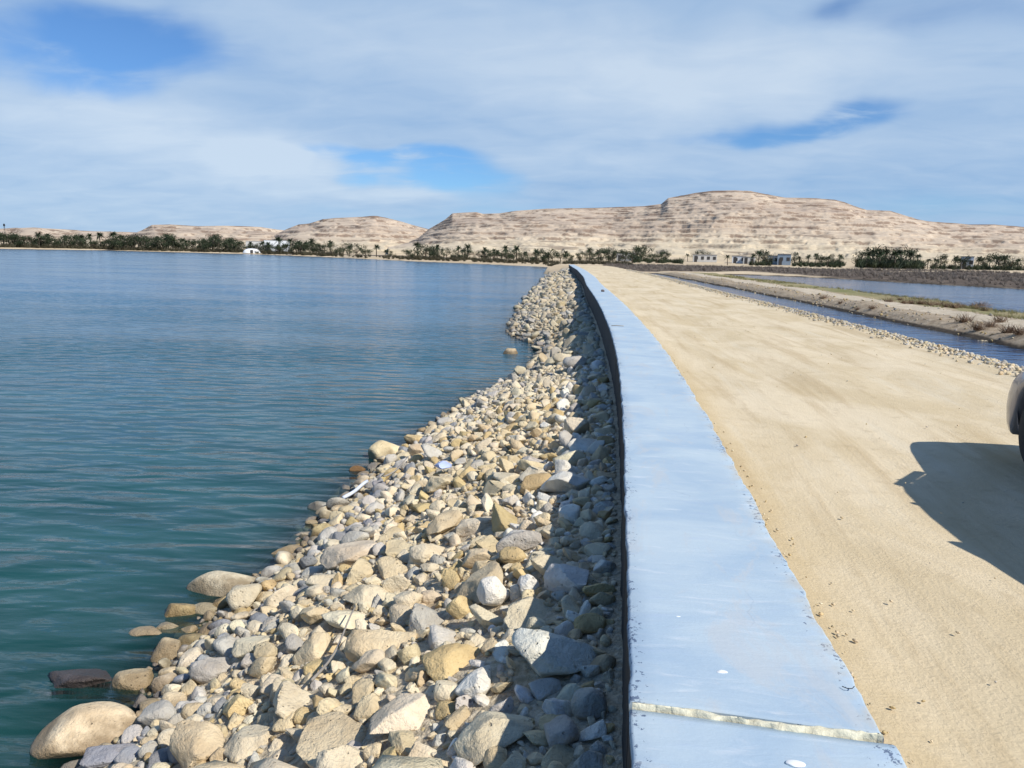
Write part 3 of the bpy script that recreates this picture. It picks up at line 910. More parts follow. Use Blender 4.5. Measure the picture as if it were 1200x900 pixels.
# boulders one can point to: centre px, width px, (depth, height) as a share of the width, turn in degrees, colour, roundness, label
NAMED = [
    (104, 872, 122, .72, .50, 8, 'tan', .9, 'biggest smooth tan boulder standing at the water edge in front of the dark half-sunk slab'),
    (100, 803, 84, .55, .30, 14, 'dark', .2, 'dark grey slab half sunk in the lake'),
    (158, 806, 52, .75, .65, 0, 'tan', 1, 'rounded tan stone in shallow water beside the dark half-sunk slab'),
    (197, 796, 28, .8, .75, 0, 'tan', .8, 'small tan stone between the rounded tan stone and the dry rubble'),
    (265, 694, 94, .62, .46, 16, 'cream', .75, 'large pale boulder jutting over the water, longest of the near shoreline'),
    (211, 724, 46, .6, .6, 20, 'ochre', .8, 'yellow stone dipping into the water below the large pale boulder'),
    (241, 722, 36, .6, .55, 0, 'cream', .8, 'small cream stone wedged between the yellow stone and the large pale boulder'),
    (320, 678, 28, .8, .7, 0, 'grey', .8, 'round grey stone touching the dry end of the large pale boulder'),
    (172, 748, 40, .6, .30, 0, 'tan', .8, 'flat brown stone just breaking the water below the yellow stone'),
    (196, 741, 26, .7, .5, 0, 'cream', .8, 'small pale stone behind the flat brown stone in the shallows'),
    (184, 846, 46, .8, .65, 0, 'grey', .5, 'lumpy grey stone behind the biggest smooth tan boulder'),
    (132, 892, 66, .5, .35, 6, 'blue-grey', .4, 'flat blue-grey stone lying at the foot of the biggest smooth tan boulder'),
    (232, 864, 40, .8, .6, 0, 'cream', .7, 'pale block between the lumpy grey stone and the yellow square block'),
    (279, 840, 46, .8, .7, 0, 'ochre', .35, 'square yellow block near the shore, brightest yellow of the near stones'),
    (452, 538, 54, .75, .62, 18, 'tan', .8, 'big tan boulder jutting into the lake halfway down the shore'),
    (490, 535, 30, .8, .7, 0, 'tan', .4, 'boxy tan block on the landward side of the jutting tan boulder'),
    (485, 521, 28, .8, .7, 0, 'ochre', .5, 'yellow block stacked beyond the boxy tan block at the shore'),
    (420, 555, 22, .7, .6, 0, 'orange', .7, 'small orange stone in the water at the foot of the jutting tan boulder'),
    (597, 416, 20, .85, .9, 0, 'tan', .6, 'lone tan boulder standing in the lake clear of the far rubble'),
    (648, 786, 88, 1.25, .75, 70, 'white', .15, 'tall furrowed white slab leaning by the wall, half in its shadow'),
    (664, 690, 56, 1.1, .75, 60, 'white', .15, 'white wedge just beyond the tall furrowed slab, one face in shadow'),
    (578, 706, 40, .9, 1.0, 0, 'white', .7, 'upright egg-shaped white stone in the middle of the slope'),
    (618, 694, 28, .9, 1.1, 0, 'white', .5, 'narrow white stone standing beside the egg-shaped stone'),
    (578, 868, 100, .80, .45, 35, 'cream', .15, 'broad cream slab at the bottom of the slope, pitted on one end'),
    (632, 574, 46, .9, .75, 0, 'ochre', .5, 'ochre lump with a dark hollow under it'),
    (608, 632, 36, .6, .4, 0, 'white', .5, 'flat bright white stone among ochre rubble'),
    (374, 600, 30, .8, .75, 0, 'grey', .7, 'round grey boulder at the waterline beside the pale pipe'),
    (338, 652, 40, .6, .45, 10, 'tan', .6, 'low tan stone at the water edge beyond the large pale boulder'),
    (412, 662, 70, .8, .5, 20, 'cream', .3, 'broad pale stone set in the rubble behind the low tan shore stone'),
    (532, 792, 84, .85, .50, 30, 'ochre', .1, 'crumbly ochre block below the egg-shaped white stone'),
    (440, 768, 110, .7, .38, 50, 'tan', .1, 'long tan slab beside the dry cane on the slope'),
    (470, 850, 110, .75, .40, 40, 'cream', .1, 'wide pale slab beside the broad cream slab at the bottom'),
    (690, 836, 44, .9, .9, 0, 'grey', .8, 'round grey stone in the wall shadow below the tall furrowed slab'),
    (656, 872, 46, .9, .9, 0, 'grey', .7, 'rounded grey stone half in the wall shadow at the bottom'),
    (662, 560, 40, .9, .8, 30, 'white', .2, 'jagged white block at the edge of the wall shadow beyond the ochre lump'),
    (674, 432, 30, .9, .7, 0, 'grey', .5, 'grey boulder against the bend of the wall shadow'),
    (600, 662, 34, .9, .8, 0, 'ochre', .5, 'ochre stone between the flat white stone and the egg-shaped stone'),
    (560, 660, 44, .8, .6, 25, 'tan', .3, 'tan block below the flat bright white stone'),
    (385, 690, 50, .8, .5, 0, 'cream', .4, 'pale lump on the landward side of the round grey stone'),
    (300, 765, 54, .8, .55, 20, 'cream', .4, 'pale lump midway between the large pale boulder and the yellow block'),
]
rng = np.random.RandomState(42)
placed = []        # x, y, radius
GRID = {}


def free(x, y, r, k):
    g = int(math.floor(x / .8)), int(math.floor(y / .8))
    for i in range(g[0] - 2, g[0] + 3):
        for j in range(g[1] - 2, g[1] + 3):
            for (a, b_, c) in GRID.get((i, j), ()):
                if (a - x) ** 2 + (b_ - y) ** 2 < (k * (c + r)) ** 2: return False
    return True


def occupy(x, y, r):
    GRID.setdefault((int(math.floor(x / .8)), int(math.floor(y / .8))), []).append((x, y, r))


ROCKS = []   # dict(pos, dims, rot, col, level, screen, label)
for (px, py, w, dd, hh, turn, col, rnd, lab) in NAMED:
    p = slope_hit(px, py)
    dist = (p - CAM) @ _F
    W_ = w / FPX * dist
    dims = np.array([W_ / 2, W_ / 2 * dd, W_ / 2 * hh])
    gz = float(ground_z(p[0], p[1], False))
    a = math.radians(turn) + YAW
    Rz = np.array([[math.cos(a), -math.sin(a), 0], [math.sin(a), math.cos(a), 0], [0, 0, 1]])
    z = max(gz + dims[2] * .45, Z_LAKE - dims[2] * .1) if gz < Z_LAKE else gz + dims[2] * .5
    ROCKS.append(dict(pos=np.array([p[0], p[1], z]), dims=dims, rot=Rz, col=col, level=4, rnd=rnd, label=lab, scr=1e6))
    occupy(p[0], p[1], max(dims[0], dims[1]) * .92)


def scatter(n, y0, y1, u0, u1, s0, s1, k, pw=1.0, ybias=1.0, flat=(.45, .8)):
    tries = 0
    for _ in range(n):
        y = y0 + (y1 - y0) * rng.rand() ** ybias
        u = rng.uniform(u0, u1) * (float(toe(y)) if u0 < -2 else 1) * (1 + (0.16 * (float(vnoise(y * .9, 3.3)) - .62) if y > 14 else 0))
        s = s0 * (s1 / s0) ** (rng.rand() ** pw)
        x = u + float(xc(y))
        if u + s * .5 > -0.02: continue
        if not free(x, y, s / 2, k): continue
        occupy(x, y, s / 2)
        fl = rng.uniform(*flat)
        dims = np.array([s / 2 * rng.uniform(1, 1.25), s / 2 * rng.uniform(.75, 1.05), s / 2 * fl])
        gz = float(ground_z(x, y))
        z = gz + dims[2] * rng.uniform(.0, .6)
        far_ = y > 14
        r = rng.rand()
        ush = u / float(toe(y))
        if ush < -2.7: col = ('grey' if r < .34 else 'cream' if r < .64 else 'tan' if r < .84 else 'blue-grey' if r < .95 else 'ochre')
        elif ush < -1.0: col = ('cream' if r < .42 else 'tan' if r < .76 else 'ochre' if r < .91 else 'grey')
        else: col = ('cream' if r < .34 else 'white' if r < .58 else 'tan' if r < .78 else 'ochre' if r < .88 else 'grey')
        if far_ and r > .6: col = 'grey' if r < .75 else 'cream'
        ROCKS.append(dict(pos=np.array([x, y, z]), dims=dims, rot=rot_rand(rng, .16 if s0 == .32 and y < 9 else .5), col=col, level=3, rnd=0.0 if s0 == .32 and y < 9 else rng.uniform(.25, .8) if ush < -2.7 and not far_ else rng.uniform(0, .28), label=None, scr=0))


scatter(75, 0.5, 8.5, -2.4, -.40, .32, .52, .68, 1.4, 1.1, flat=(.4, .6))
scatter(300, 0.3, 16, -4.0, -.05, .22, .36, .76, 1.4, 1.2)
scatter(7500, 0.3, 18, -4.1, -.03, .12, .235, .69, 1.15, 1.2)
scatter(20000, 0.5, 18, -4.1, -.02, .065, .12, .68, 1.1, 1.2)
scatter(14000, 0.6, 9, -4.1, -.02, .04, .065, .70, 1.0, 1.2)
scatter(600, 16, 45, -4.0, -.05, .30, .60, .78, 1.5)
scatter(9500, 16, 45, -4.1, -.05, .14, .32, .70, 1.2)
scatter(800, 40, 112, -4.3, -.05, .42, .85, .78)
scatter(7000, 40, 112, -4.3, -.05, .22, .42, .72)
for r in ROCKS:
    q = project(r['pos'])
    r['depth'] = q[2]
    if r['label'] is None:
        ins = -20 < q[0] < 1210 and 290 < q[1] < 915 and q[2] > 0
        hide = r['pos'][2] + r['dims'][2] < Z_LAKE + .02
        r['scr'] = (max(r['dims'][:2]) / q[2] * FPX if ins and not hide else 0)
        s = r['scr'] if ins else 0
        r['level'] = 4 if s > 24 else 3 if s > 7 else (2 if s > 3.0 else 1)
    r['uy'] = (r['pos'][0] - float(xc(r['pos'][1]))) / float(toe(r['pos'][1]))
ROCKS.sort(key=lambda r: -r['scr'])
ROCKS = [r for r in ROCKS if r['scr'] > 0 or r['depth'] > -2]


def rock_geo(i, r):
    g = np.random.RandomState(1000 + i)
    v = rock_shape(g, r['level'], r['dims'], r['rnd']) @ r['rot'].T
    base = np.array(COL[r['col']])
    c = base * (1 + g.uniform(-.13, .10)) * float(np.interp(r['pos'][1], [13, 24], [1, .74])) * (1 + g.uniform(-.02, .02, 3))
    return v, ICO[r['level']][1], c


def rock_label(r):
    d, u = r['pos'][1], r['uy']
    shape = 'rounded' if r['rnd'] > .5 else 'angular'
    where = ('in the wall shadow' if u > -.42 else 'just outside the wall shadow' if u > -1.2 else 'in mid rubble slope' if u > -2.6 else 'along the water edge')
    near = 'at the near end' if d < 4.6 else 'nearer than the jutting tan boulder' if d < 9 else 'beyond the jutting tan boulder'
    return f"{shape} {r['col']} stone {where}, {near}", f"{shape} {r['col']} stones {where}, {near}"


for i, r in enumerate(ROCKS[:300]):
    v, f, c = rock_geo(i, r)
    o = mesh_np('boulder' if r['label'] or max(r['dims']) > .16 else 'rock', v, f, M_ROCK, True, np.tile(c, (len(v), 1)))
    link(o); o.location = r['pos']
    if r['label']:
        tag(o, r['label'], 'rock', 'boulders and stones of the shore rubble')
    else:
        lb, gp = rock_label(r)
        tag(o, lb, 'rock', gp)


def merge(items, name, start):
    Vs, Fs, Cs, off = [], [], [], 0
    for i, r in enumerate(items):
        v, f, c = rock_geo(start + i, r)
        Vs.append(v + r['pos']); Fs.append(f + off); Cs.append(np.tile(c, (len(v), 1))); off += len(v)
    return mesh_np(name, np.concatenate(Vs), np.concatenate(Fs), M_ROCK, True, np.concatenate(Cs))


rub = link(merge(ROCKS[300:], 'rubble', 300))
tag(rub, 'loose pale limestone rubble sloping from the wall into the lake', 'rubble', kind='stuff')

# stones edging the far side of the road
EDGE = []
for _ in range(6500):
    y = 4 + 86 * rng.rand() ** 1.3
    s = rng.uniform(.05, .11) if y < 40 else rng.uniform(.09, .15)
    u = 6.42 + rng.normal() * .17
    x = u + float(xc(y))
    EDGE.append(dict(pos=np.array([x, y, -.205 + .05 * math.exp(-((u - 6.42) / .20) ** 2) * rng.rand() - .9 * max(0, u - 6.7)]), dims=np.array([s / 2, s / 2 * rng.uniform(.7, 1), s / 2 * rng.uniform(.6, .9)]), rot=rot_rand(rng, .5),
                     col=('grey', 'tan', 'tan', 'grey', 'cream')[rng.randint(5)], level=2 if y < 26 else 1, rnd=.3))
eo = link(merge(EDGE, 'edging_stones', 20000))
tag(eo, 'low ridge of pale stones edging the dirt road above the canal', 'stones', kind='stuff')
BANKST = []
for _ in range(900):
    y = 20 + 90 * rng.rand() ** 1.2
    u = rng.uniform(14.4, 16.3) if rng.rand() < .8 else rng.uniform(18, 18.8)
    s = rng.uniform(.05, .16) * (1 if rng.rand() < .85 else 1.7)
    x = u + float(xc(y))
    BANKST.append(dict(pos=np.array([x, y, float(ground_z(x, y)) + .1 * s]), dims=np.array([s / 2, s / 2 * .8, s / 2 * .6]), rot=rot_rand(rng, .4), col=('cream', 'tan', 'grey', 'ochre')[rng.randint(4)], level=1, rnd=.2))
tag(link(merge(BANKST, 'bank_stones', 60000)), 'scattered stones on the sandy far bank of the canal', 'stones', kind='stuff')
# small chips lying on the road
CH = []
for _ in range(170):
    y = 1.5 + 20 * rng.rand() ** 1.6
    u = rng.uniform(.95, 6.2)
    s = rng.uniform(.008, .024)
    CH.append(dict(pos=np.array([u + float(xc(y)), y, float(np.interp(u, [.8, 1.1], [-.15, -.205])) + s * .1]), dims=np.array([s, s * .8, s * .6]) * .6, rot=rot_rand(rng, .3), col=('tan', 'grey', 'ochre', 'tan')[rng.randint(4)], level=1, rnd=.4))
for _ in range(200):
    y = 1.2 + 16 * rng.rand() ** 1.5
    u = .86 + abs(rng.normal()) * .07
    s = rng.uniform(.006, .02)
    CH.append(dict(pos=np.array([u + float(xc(y)), y, float(np.interp(u, [.8, 1.1], [-.15, -.205])) + s * .15]), dims=np.array([s, s * .8, s * .6]) * .7, rot=rot_rand(rng, .3), col=('tan', 'ochre', 'cream')[rng.randint(3)], level=1, rnd=.4))
tag(link(merge(CH, 'gravel', 30000)), 'small stone chips scattered over the sandy road', 'gravel', kind='stuff')

# ------------------------------------------------------------------ small things on the wall and the rubble
def lump(name, px, py, z, w, mat, label, cat, flat=.35, seed=1, group=None):
    p = hit(px, py, z)
    g = np.random.RandomState(seed)
    v = rock_shape(g, 3, np.array([w / 2, w / 2 * .55, w / 2 * flat]), .8)
    o = mesh_np(name, v, ICO[3][1], mat, True, np.tile(np.array(COL['dark']) * 1.0, (len(v), 1)))
    link(o); o.location = (p[0], p[1], z + w / 2 * flat * .55)
    tag(o, label, cat, group)


lump('plaster_blob', 846, 788, 0.0, .042, M_PLASTER, 'small white plaster splash on the blue wall top beyond the mortar joint', 'plaster', .18, 1)
lump('plaster_blob', 932, 896, 0.0, .06, M_PLASTER, 'larger white plaster splash on the blue wall top before the mortar joint', 'plaster', .18, 2)
lump('plaster_blob', 795, 723, 0.0, .02, M_PLASTER, 'tiny white plaster speck on the wall top, farthest of the splashes', 'plaster', .25, 3)
lump('stone', 706, 342, 0.0, .17, M_ROCK, 'small dark stone lying on the distant wall top', 'stone', .75, 4)
p = hit(995, 808, 0.004)
MB().tube([p + np.array(d) for d in ((-.02, .012, .003), (-.008, -.004, .006), (.008, -.006, .008), (.018, .004, .012))], .0016, 6).build('wire_scrap', M_WIRE, smooth=True)
tag(bpy.data.objects['wire_scrap'], 'short bent black wire poking out of the wall edge by the road', 'wire')
p = hit(722, 382, 0.004)
MB().tube([p + np.array(d) for d in ((-.10, 0, .004), (0, .04, .008), (.16, .0, .004))], .009, 6).build('twig', M_STICK, smooth=True)
tag(bpy.data.objects['twig'], 'thin dry twig lying across the wall top near the bend', 'twig')


def stick(name, a, b_, r0, r1, mat, label, cat, lift=.12, sag=.03):
    A, B = slope_hit(*a), slope_hit(*b_)
    A = A + np.array([0, 0, lift]); B = B + np.array([0, 0, lift])
    pts = [A + (B - A) * t + np.array([0.02 * math.sin(t * 5), 0, -sag * math.sin(t * math.pi)]) for t in np.linspace(0, 1, 9)]
    o = MB().tube(pts, list(np.linspace(r0, r1, 9)), 7).build(name, mat, smooth=True)
    tag(o, label, cat)


stick('dry_cane', (366, 826), (420, 735), .010, .005, M_STICK, 'thin dry cane lying down the slope on the pale stones', 'cane', .16)
stick('plastic_pipe', (402, 592), (432, 572), .026, .024, M_PIPE, 'short pale pipe slanting into the lake beside the round grey boulder', 'pipe', .10, 0)
stick('dry_stalk', (450, 572), (480, 548), .012, .008, M_STICK, 'dry stalk lying on the rubble near the jutting tan boulder', 'stalk', .16)
p = slope_hit(518, 560)
v = rock_shape(np.random.RandomState(77), 3, np.array([.11, .09, .06]), 0)
o = link(mesh_np('plastic_scrap', v, ICO[3][1], M_SCRAP, False)); o.location = (p[0], p[1], p[2] + .16)
tag(o, 'crumpled pale blue scrap caught on the rubble', 'scrap')

# ------------------------------------------------------------------ vegetation
def np_quads(name, quads, mat, parent=None):
    Q = np.asarray(quads, float).reshape(-1, 3)
    F = np.arange(len(Q)).reshape(-1, 4)
    return link(mesh_np(name, Q, F, mat, False), parent)


def palm_parts(seed, h):
    g = np.random.RandomState(seed)
    lean = g.uniform(-.5, .5, 2)
    top = np.array([lean[0], lean[1], h * .68])
    mbt = MB().tube([(0, 0, -.6), tuple(top * np.array([.35, .35, .45])), tuple(top)], [h * .036, h * .028, h * .026], 8)
    quads = []
    for k in range(38):
        a = g.uniform(0, 6.283); e = g.uniform(-.35, 1.25); L = h * g.uniform(.30, .42)
        d = np.array([math.cos(a) * math.cos(e), math.sin(a) * math.cos(e), math.sin(e)])
        side = np.array([-math.sin(a), math.cos(a), 0])
        pts = []
        for i in range(7):
            t = i / 6
            pts.append(top + d * L * t + np.array([0, 0, -L * .55 * t * t * (1.1 - .4 * math.sin(e))]))
        for i in range(6):
            w0 = L * .17 * math.sin(min(1, i / 6 + .15) * math.pi * .95); w1 = L * .17 * math.sin(min(1, (i + 1) / 6 + .15) * math.pi * .95) if i < 5 else .02
            dn = np.array([0, 0, -.45])
            for sg in (-1, 1):
                wa, wb = w0 * g.uniform(.6, 1.1), w1 * g.uniform(.6, 1.1)
                quads.append([pts[i], pts[i] + side * sg * wa + dn * wa, pts[i] * .35 + pts[i + 1] * .65 + side * sg * wb + dn * wb, pts[i] * .3 + pts[i + 1] * .7])
    return mbt, quads


def bushy_parts(seed, h, w):
    g = np.random.RandomState(seed)
    mbt = MB().tube([(0, 0, -.6), (.1, .05, h * .3), (.15, -.1, h * .6)], [h * .04, h * .032, h * .02], 7)
    for k in range(4):
        a = g.uniform(0, 6.28)
        mbt.tube([(.1, .05, h * .28), (math.cos(a) * w * .2, math.sin(a) * w * .2, h * .5), (math.cos(a) * w * .32, math.sin(a) * w * .32, h * .66)], [h * .02, h * .014, h * .007], 5)
    quads = []
    cl = [(g.normal(size=2) * w * .22, h * g.uniform(.28, .84), w * g.uniform(.15, .27)) for _ in range(11)]
    for c, z, r in cl:
        for _ in range(95):
            d = g.normal(size=3); d /= np.linalg.norm(d)
            p_ = np.array([c[0], c[1], z]) + d * r * g.uniform(.35, 1.12) * np.array([1, 1, .75])
            if p_[2] < .2: continue
            s = h * g.uniform(.016, .042)
            a1 = g.normal(size=3); a1 /= np.linalg.norm(a1); a2 = np.cross(a1, d); a2 /= np.linalg.norm(a2) + 1e-9
            quads.append([p_ - a1 * s, p_ - a2 * s * .8, p_ + a1 * s, p_ + a2 * s * .8])
    return mbt, quads


def tuft_quads(seed, h, n, spread, blade):
    g = np.random.RandomState(seed)
    quads = []
    for _ in range(n):
        a = g.uniform(0, 6.28); lean = g.uniform(.05, spread); L = h * g.uniform(.5, 1.1)
        b0 = np.array([g.normal() * h * .14, g.normal() * h * .14, -.03])
        d = np.array([math.cos(a) * lean, math.sin(a) * lean, 1]); d /= np.linalg.norm(d)
        sd = np.array([-math.sin(a + 1), math.cos(a + 1), 0]) * blade
        m1 = b0 + d * L * .55; e1 = b0 + d * L + np.array([math.cos(a), math.sin(a), -.5]) * L * .2 * lean
        quads.append([b0 - sd, b0 + sd, m1 + sd * .8, m1 - sd * .8])
        quads.append([m1 - sd * .8, m1 + sd * .8, e1 + sd * .2, e1 - sd * .2])
    return quads


def copy_tree(root):
    c = root.copy(); sc.collection.objects.link(c)
    for ch in root.children:
        k = ch.copy(); sc.collection.objects.link(k); k.parent = c
    return c


PROTO = {}


def make_tree(kind, v):
    root = empty('palm_tree' if kind == 'palm' else 'broadleaf_tree')
    mbt, q = palm_parts(50 + v, 8.0) if kind == 'palm' else bushy_parts(80 + v, 5.0, 7.0)
    mbt.build('trunk', M_TRUNK, root, True)
    np_quads('crown', q, M_FROND if kind == 'palm' else M_LEAF, root)
    return root


used = set()


def plant_tree(kind, v, x, y, h, label, group):
    key = (kind, v)
    if key not in PROTO: PROTO[key] = make_tree(*key)
    o = PROTO[key] if key not in used else copy_tree(PROTO[key])
    used.add(key)
    s = h / (8.0 if kind == 'palm' else 5.0)
    o.location = (x, y, float(ground_z(x, y)) - .1)
    o.scale = (s, s, s)
    o.rotation_euler = (0, 0, rng.uniform(0, 6.28))
    tag(o, label, 'palm tree' if kind == 'palm' else 'tree', group)


def on_az(px, back, poly):
    """world point behind the shoreline, along the compass bearing of a photo column"""
    d = px_dir(px, 300); d = d[:2] / np.hypot(*d[:2])
    ts = np.arange(60, 900, 1.0)
    s = beyond(poly, d[0] * ts, d[1] * ts)
    i = int(np.argmax(s > 0))
    return d * (ts[i] + back), ts[i] + back


# the palm grove along the far shore: px, height in px above the shore line
trg = random.Random(4)
GROVE = []
for px in np.arange(-60, 392, 5.8):
    pxx = px + trg.uniform(-3, 3)
    hp = 9.5 + 7 * float(vnoise(pxx * .05, 1.)) + trg.uniform(-2, 3)
    if 284 < pxx < 336: hp *= .72
    GROVE.append(('bushy', pxx, hp, trg.uniform(18, 40), 'l'))
for px in (18, 45, 58, 95, 120, 132, 143, 183, 196, 204, 213, 221, 236, 270, 280, 292, 316, 330, 338, 351, 366, 372, 386, 75, 108, 162, 250, 256, 306, -20, -40):
    GROVE.append(('palm', px + trg.uniform(-2, 2), 16.5 + trg.uniform(-4, 5), trg.uniform(22, 45), 'l'))
for px, hp, kd in ((402, 15, 'bushy'), (410, 14, 'palm'), (418, 16, 'bushy'), (428, 12, 'bushy'), (441, 17, 'palm'), (452, 10, 'palm'), (457, 9, 'bushy')):
    GROVE.append((kd, px, hp, trg.uniform(18, 30), 'l'))
for px in np.arange(478, 740, 9.0):
    pxx = px + trg.uniform(-3, 3)
    GROVE.append(('bushy', pxx, 11 + 6 * float(vnoise(pxx * .07, 4.)) + trg.uniform(-3, 2), trg.uniform(18, 42), 'c'))
for px in (488, 512, 536, 542, 568, 584, 592, 607, 615, 628, 642, 665, 690, 702, 548, 578):
    GROVE.append(('palm', px + trg.uniform(-2, 2), 17 + trg.uniform(-3, 5), trg.uniform(22, 45), 'c'))
LBL = {('l', 'palm'): ('dark date palm rising from the grove along the far left shore', 'date palms of the left shore grove'),
       ('l', 'bushy'): ('dark low rounded tree in the grove along the far left shore', 'low trees of the left shore grove'),
       ('c', 'palm'): ('dark date palm in the thicket where the dam meets the far shore', 'date palms at the far end of the dam'),
       ('c', 'bushy'): ('dark low rounded tree in the thicket where the dam meets the far shore', 'low trees at the far end of the dam')}
for kd, px, hp, back, zone in GROVE:
    (x, y), dist = on_az(px, back, SHORE if px < 655 else np.array([(-30, 185), (400, 185)]))
    lab, gp = LBL[(zone, kd)]
    if px == 441: lab, gp = 'slim lone palm standing in the gap between the two shore groves', 'date palms of the left shore grove'
    plant_tree(kd, trg.randrange(4), x, y, hp / FPX * dist, lab, gp)
RIGHT = [(749, 15, 'bushy'), (780, 10, 'bushy'), (770, 9, 'bushy'), (752, 14, 'bushy'), (806, 7, 'palm'), (822, 8, 'bushy'), (853, 10, 'palm'), (882, 12, 'palm'), (889, 14, 'palm'), (895, 11, 'bushy'), (900, 9, 'bushy'), (931, 9, 'bushy'), (937, 8, 'palm'),
         (948, 10, 'palm'), (956, 12, 'palm'), (963, 8, 'bushy'), (970, 11, 'palm'), (976, 8, 'bushy'), (984, 11, 'palm'), (1010, 13, 'bushy'), (1016, 15, 'palm'), (1022, 16, 'palm'), (1028, 17, 'bushy'), (1031, 18, 'palm'),
         (1038, 18, 'palm'), (1044, 16, 'bushy'), (1050, 18, 'palm'), (1056, 18, 'palm'), (1062, 16, 'bushy'), (1068, 16, 'palm'), (1075, 13, 'palm'), (1088, 9, 'palm'), (1098, 10, 'palm'), (1104, 9, 'bushy'), (1120, 12, 'palm'), (1127, 10, 'bushy'),
         (1147, 11, 'palm'), (1153, 9, 'bushy'), (1160, 9, 'palm'), (1168, 13, 'palm'), (1172, 12, 'bushy'), (1178, 14, 'palm'), (1186, 10, 'bushy'), (1193, 10, 'palm'), (1205, 12, 'palm'), (1225, 14, 'bushy'), (1250, 13, 'palm')]
for px, hp, kd in RIGHT:
    d = px_dir(px, 300); d = d[:2] / np.hypot(*d[:2])
    R_ = 235 + trg.uniform(-15, 35)
    x, y = d * R_
    if px in (749, 752): lab, gp = 'dense dark tree pair standing alone past the road end', 'dark trees past the road end'
    elif 1005 < px < 1080: lab, gp = (f"dark {'palm' if kd == 'palm' else 'low tree'} in the tallest clump behind the pond scrub", f"{'palms' if kd == 'palm' else 'low trees'} of the tallest clump behind the scrub")
    elif px < 1000: lab, gp = (f"small dark {'palm' if kd == 'palm' else 'low tree'} by the white houses below the plateau", f"{'palms' if kd == 'palm' else 'low trees'} by the white houses")
    else: lab, gp = (f"dark {'palm' if kd == 'palm' else 'low tree'} behind the scrub beyond the pond, past the tallest clump", f"{'palms' if kd == 'palm' else 'low trees'} past the tallest clump")
    plant_tree(kd, trg.randrange(4), x, y, (hp + (4 if kd == 'palm' else 5)) / FPX * R_, lab, gp)

# undergrowth: masses nobody could count
def scatter_tufts(name, pts, hs, mat, n, spread, blade, label, cat, seed):
    base = [np.asarray(tuft_quads(seed + k, 1.0, n, spread, blade)) for k in range(5)]
    g = np.random.RandomState(seed)
    allq = []
    for (x, y), h in zip(pts, hs):
        q = base[g.randint(5)]; a = g.uniform(0, 6.28)
        Rm = np.array([[math.cos(a), -math.sin(a), 0], [math.sin(a), math.cos(a), 0], [0, 0, 1]])
        allq.append(q @ Rm.T * h + np.array([x, y, float(ground_z(x, y))]))
    o = np_quads(name, np.concatenate(allq), mat)
    tag(o, label, cat, kind='stuff')


g = np.random.RandomState(9)
pts, hs = [], []
while len(pts) < 5200:
    x, y = g.uniform(-12, 120), g.uniform(40, 235)
    s = float(beyond(BANK, x, y))
    u = x - float(xc(y))
    if 1.0 < s < 62 and u > 6 and g.rand() < .45 + 1.2 * (float(fbm(x * .06, y * .06)) - .4):
        pts.append((x, y)); hs.append(g.uniform(.22, .6) * (.7 + .9 * float(vnoise(x * .09, y * .09))))
scatter_tufts('scrub', pts, hs, M_SCRUB, 40, 1.3, .018, 'brownish dry scrub flat beyond the pond and the road end', 'scrub', 300)
pts, hs = [], []
while len(pts) < 1500:
    px = g.uniform(-70, 740)
    if 395 < px < 475 and g.rand() < .75: continue
    (x, y), dist = on_az(px, g.uniform(9, 34), SHORE if px < 655 else np.array([(-30, 172), (400, 172)]))
    pts.append((x, y)); hs.append(g.uniform(.8, 2.0) * dist / 330)
scatter_tufts('undergrowth', pts, hs, M_UNDER, 30, 1.2, .05, 'dark low undergrowth beneath the palms along the far shore', 'undergrowth', 400)
pts, hs = [], []
for lo, hi, n in ((1006, 1082, 260), (742, 800, 70), (880, 905, 40), (930, 990, 90), (1090, 1260, 170)):
    for _ in range(n):
        d = px_dir(g.uniform(lo, hi), 300); d = d[:2] / np.hypot(*d[:2]) * g.uniform(222, 262)
        pts.append((d[0], d[1])); hs.append(g.uniform(.7, 1.9) * (1.5 if lo == 1006 else 1))
scatter_tufts('undergrowth', pts, hs, M_LEAF, 30, 1.2, .05, 'dark low undergrowth between the trees beyond the scrub flat', 'undergrowth', 450)
pts, hs = [], []
while len(pts) < 2600:
    y = 22 + 85 * g.rand() ** 1.2; u = g.uniform(18.2, 24.7)
    x = u + float(xc(y))
    if float(fbm(x * .3, y * .12)) < .47: continue
    pts.append((x, y)); hs.append(g.uniform(.10, .26))
scatter_tufts('grass', pts, hs, M_GRASS, 14, .8, .02, 'thin yellowish grass on the strip between track and pond', 'grass', 500)

# dry bushes on the canal bank, each its own thing
bushes = []
for k in range(4):
    root = empty('dry_bush')
    np_quads('branches', tuft_quads(600 + k, 1.0, 130, 1.5, .012), M_TWIG, root)
    bushes.append(root)
usedb = [False] * 4
BUSH = [(1040, 366), (1058, 369), (1066, 372), (1078, 374), (1088, 376), (1096, 379), (1104, 377), (1115, 379), (1122, 382), (1130, 380), (1138, 386), (1148, 381), (1160, 384), (1170, 389), (1182, 386), (1195, 392), (1022, 361), (1005, 358), (985, 353),
        (965, 350), (1052, 377), (1075, 384), (1110, 390), (1150, 397)]
for i, (px, py) in enumerate(BUSH):
    p = hit(px, py, -1.05)
    for _ in range(3):
        p = hit(px, py, float(ground_z(p[0], p[1])))
    k = i % 4
    o = bushes[k] if not usedb[k] else copy_tree(bushes[k])
    usedb[k] = True
    s = (.34 + .28 * g.rand()) * (1.0 if px > 1030 else .8)
    o.location = (p[0], p[1], float(ground_z(p[0], p[1])))
    o.scale = (s * 1.3, s * 1.3, s * .8); o.rotation_euler = (0, 0, g.uniform(0, 6))
    tag(o, 'reddish dry bush on the far canal bank beside the pale track', 'bush', 'dry bushes along the canal bank')
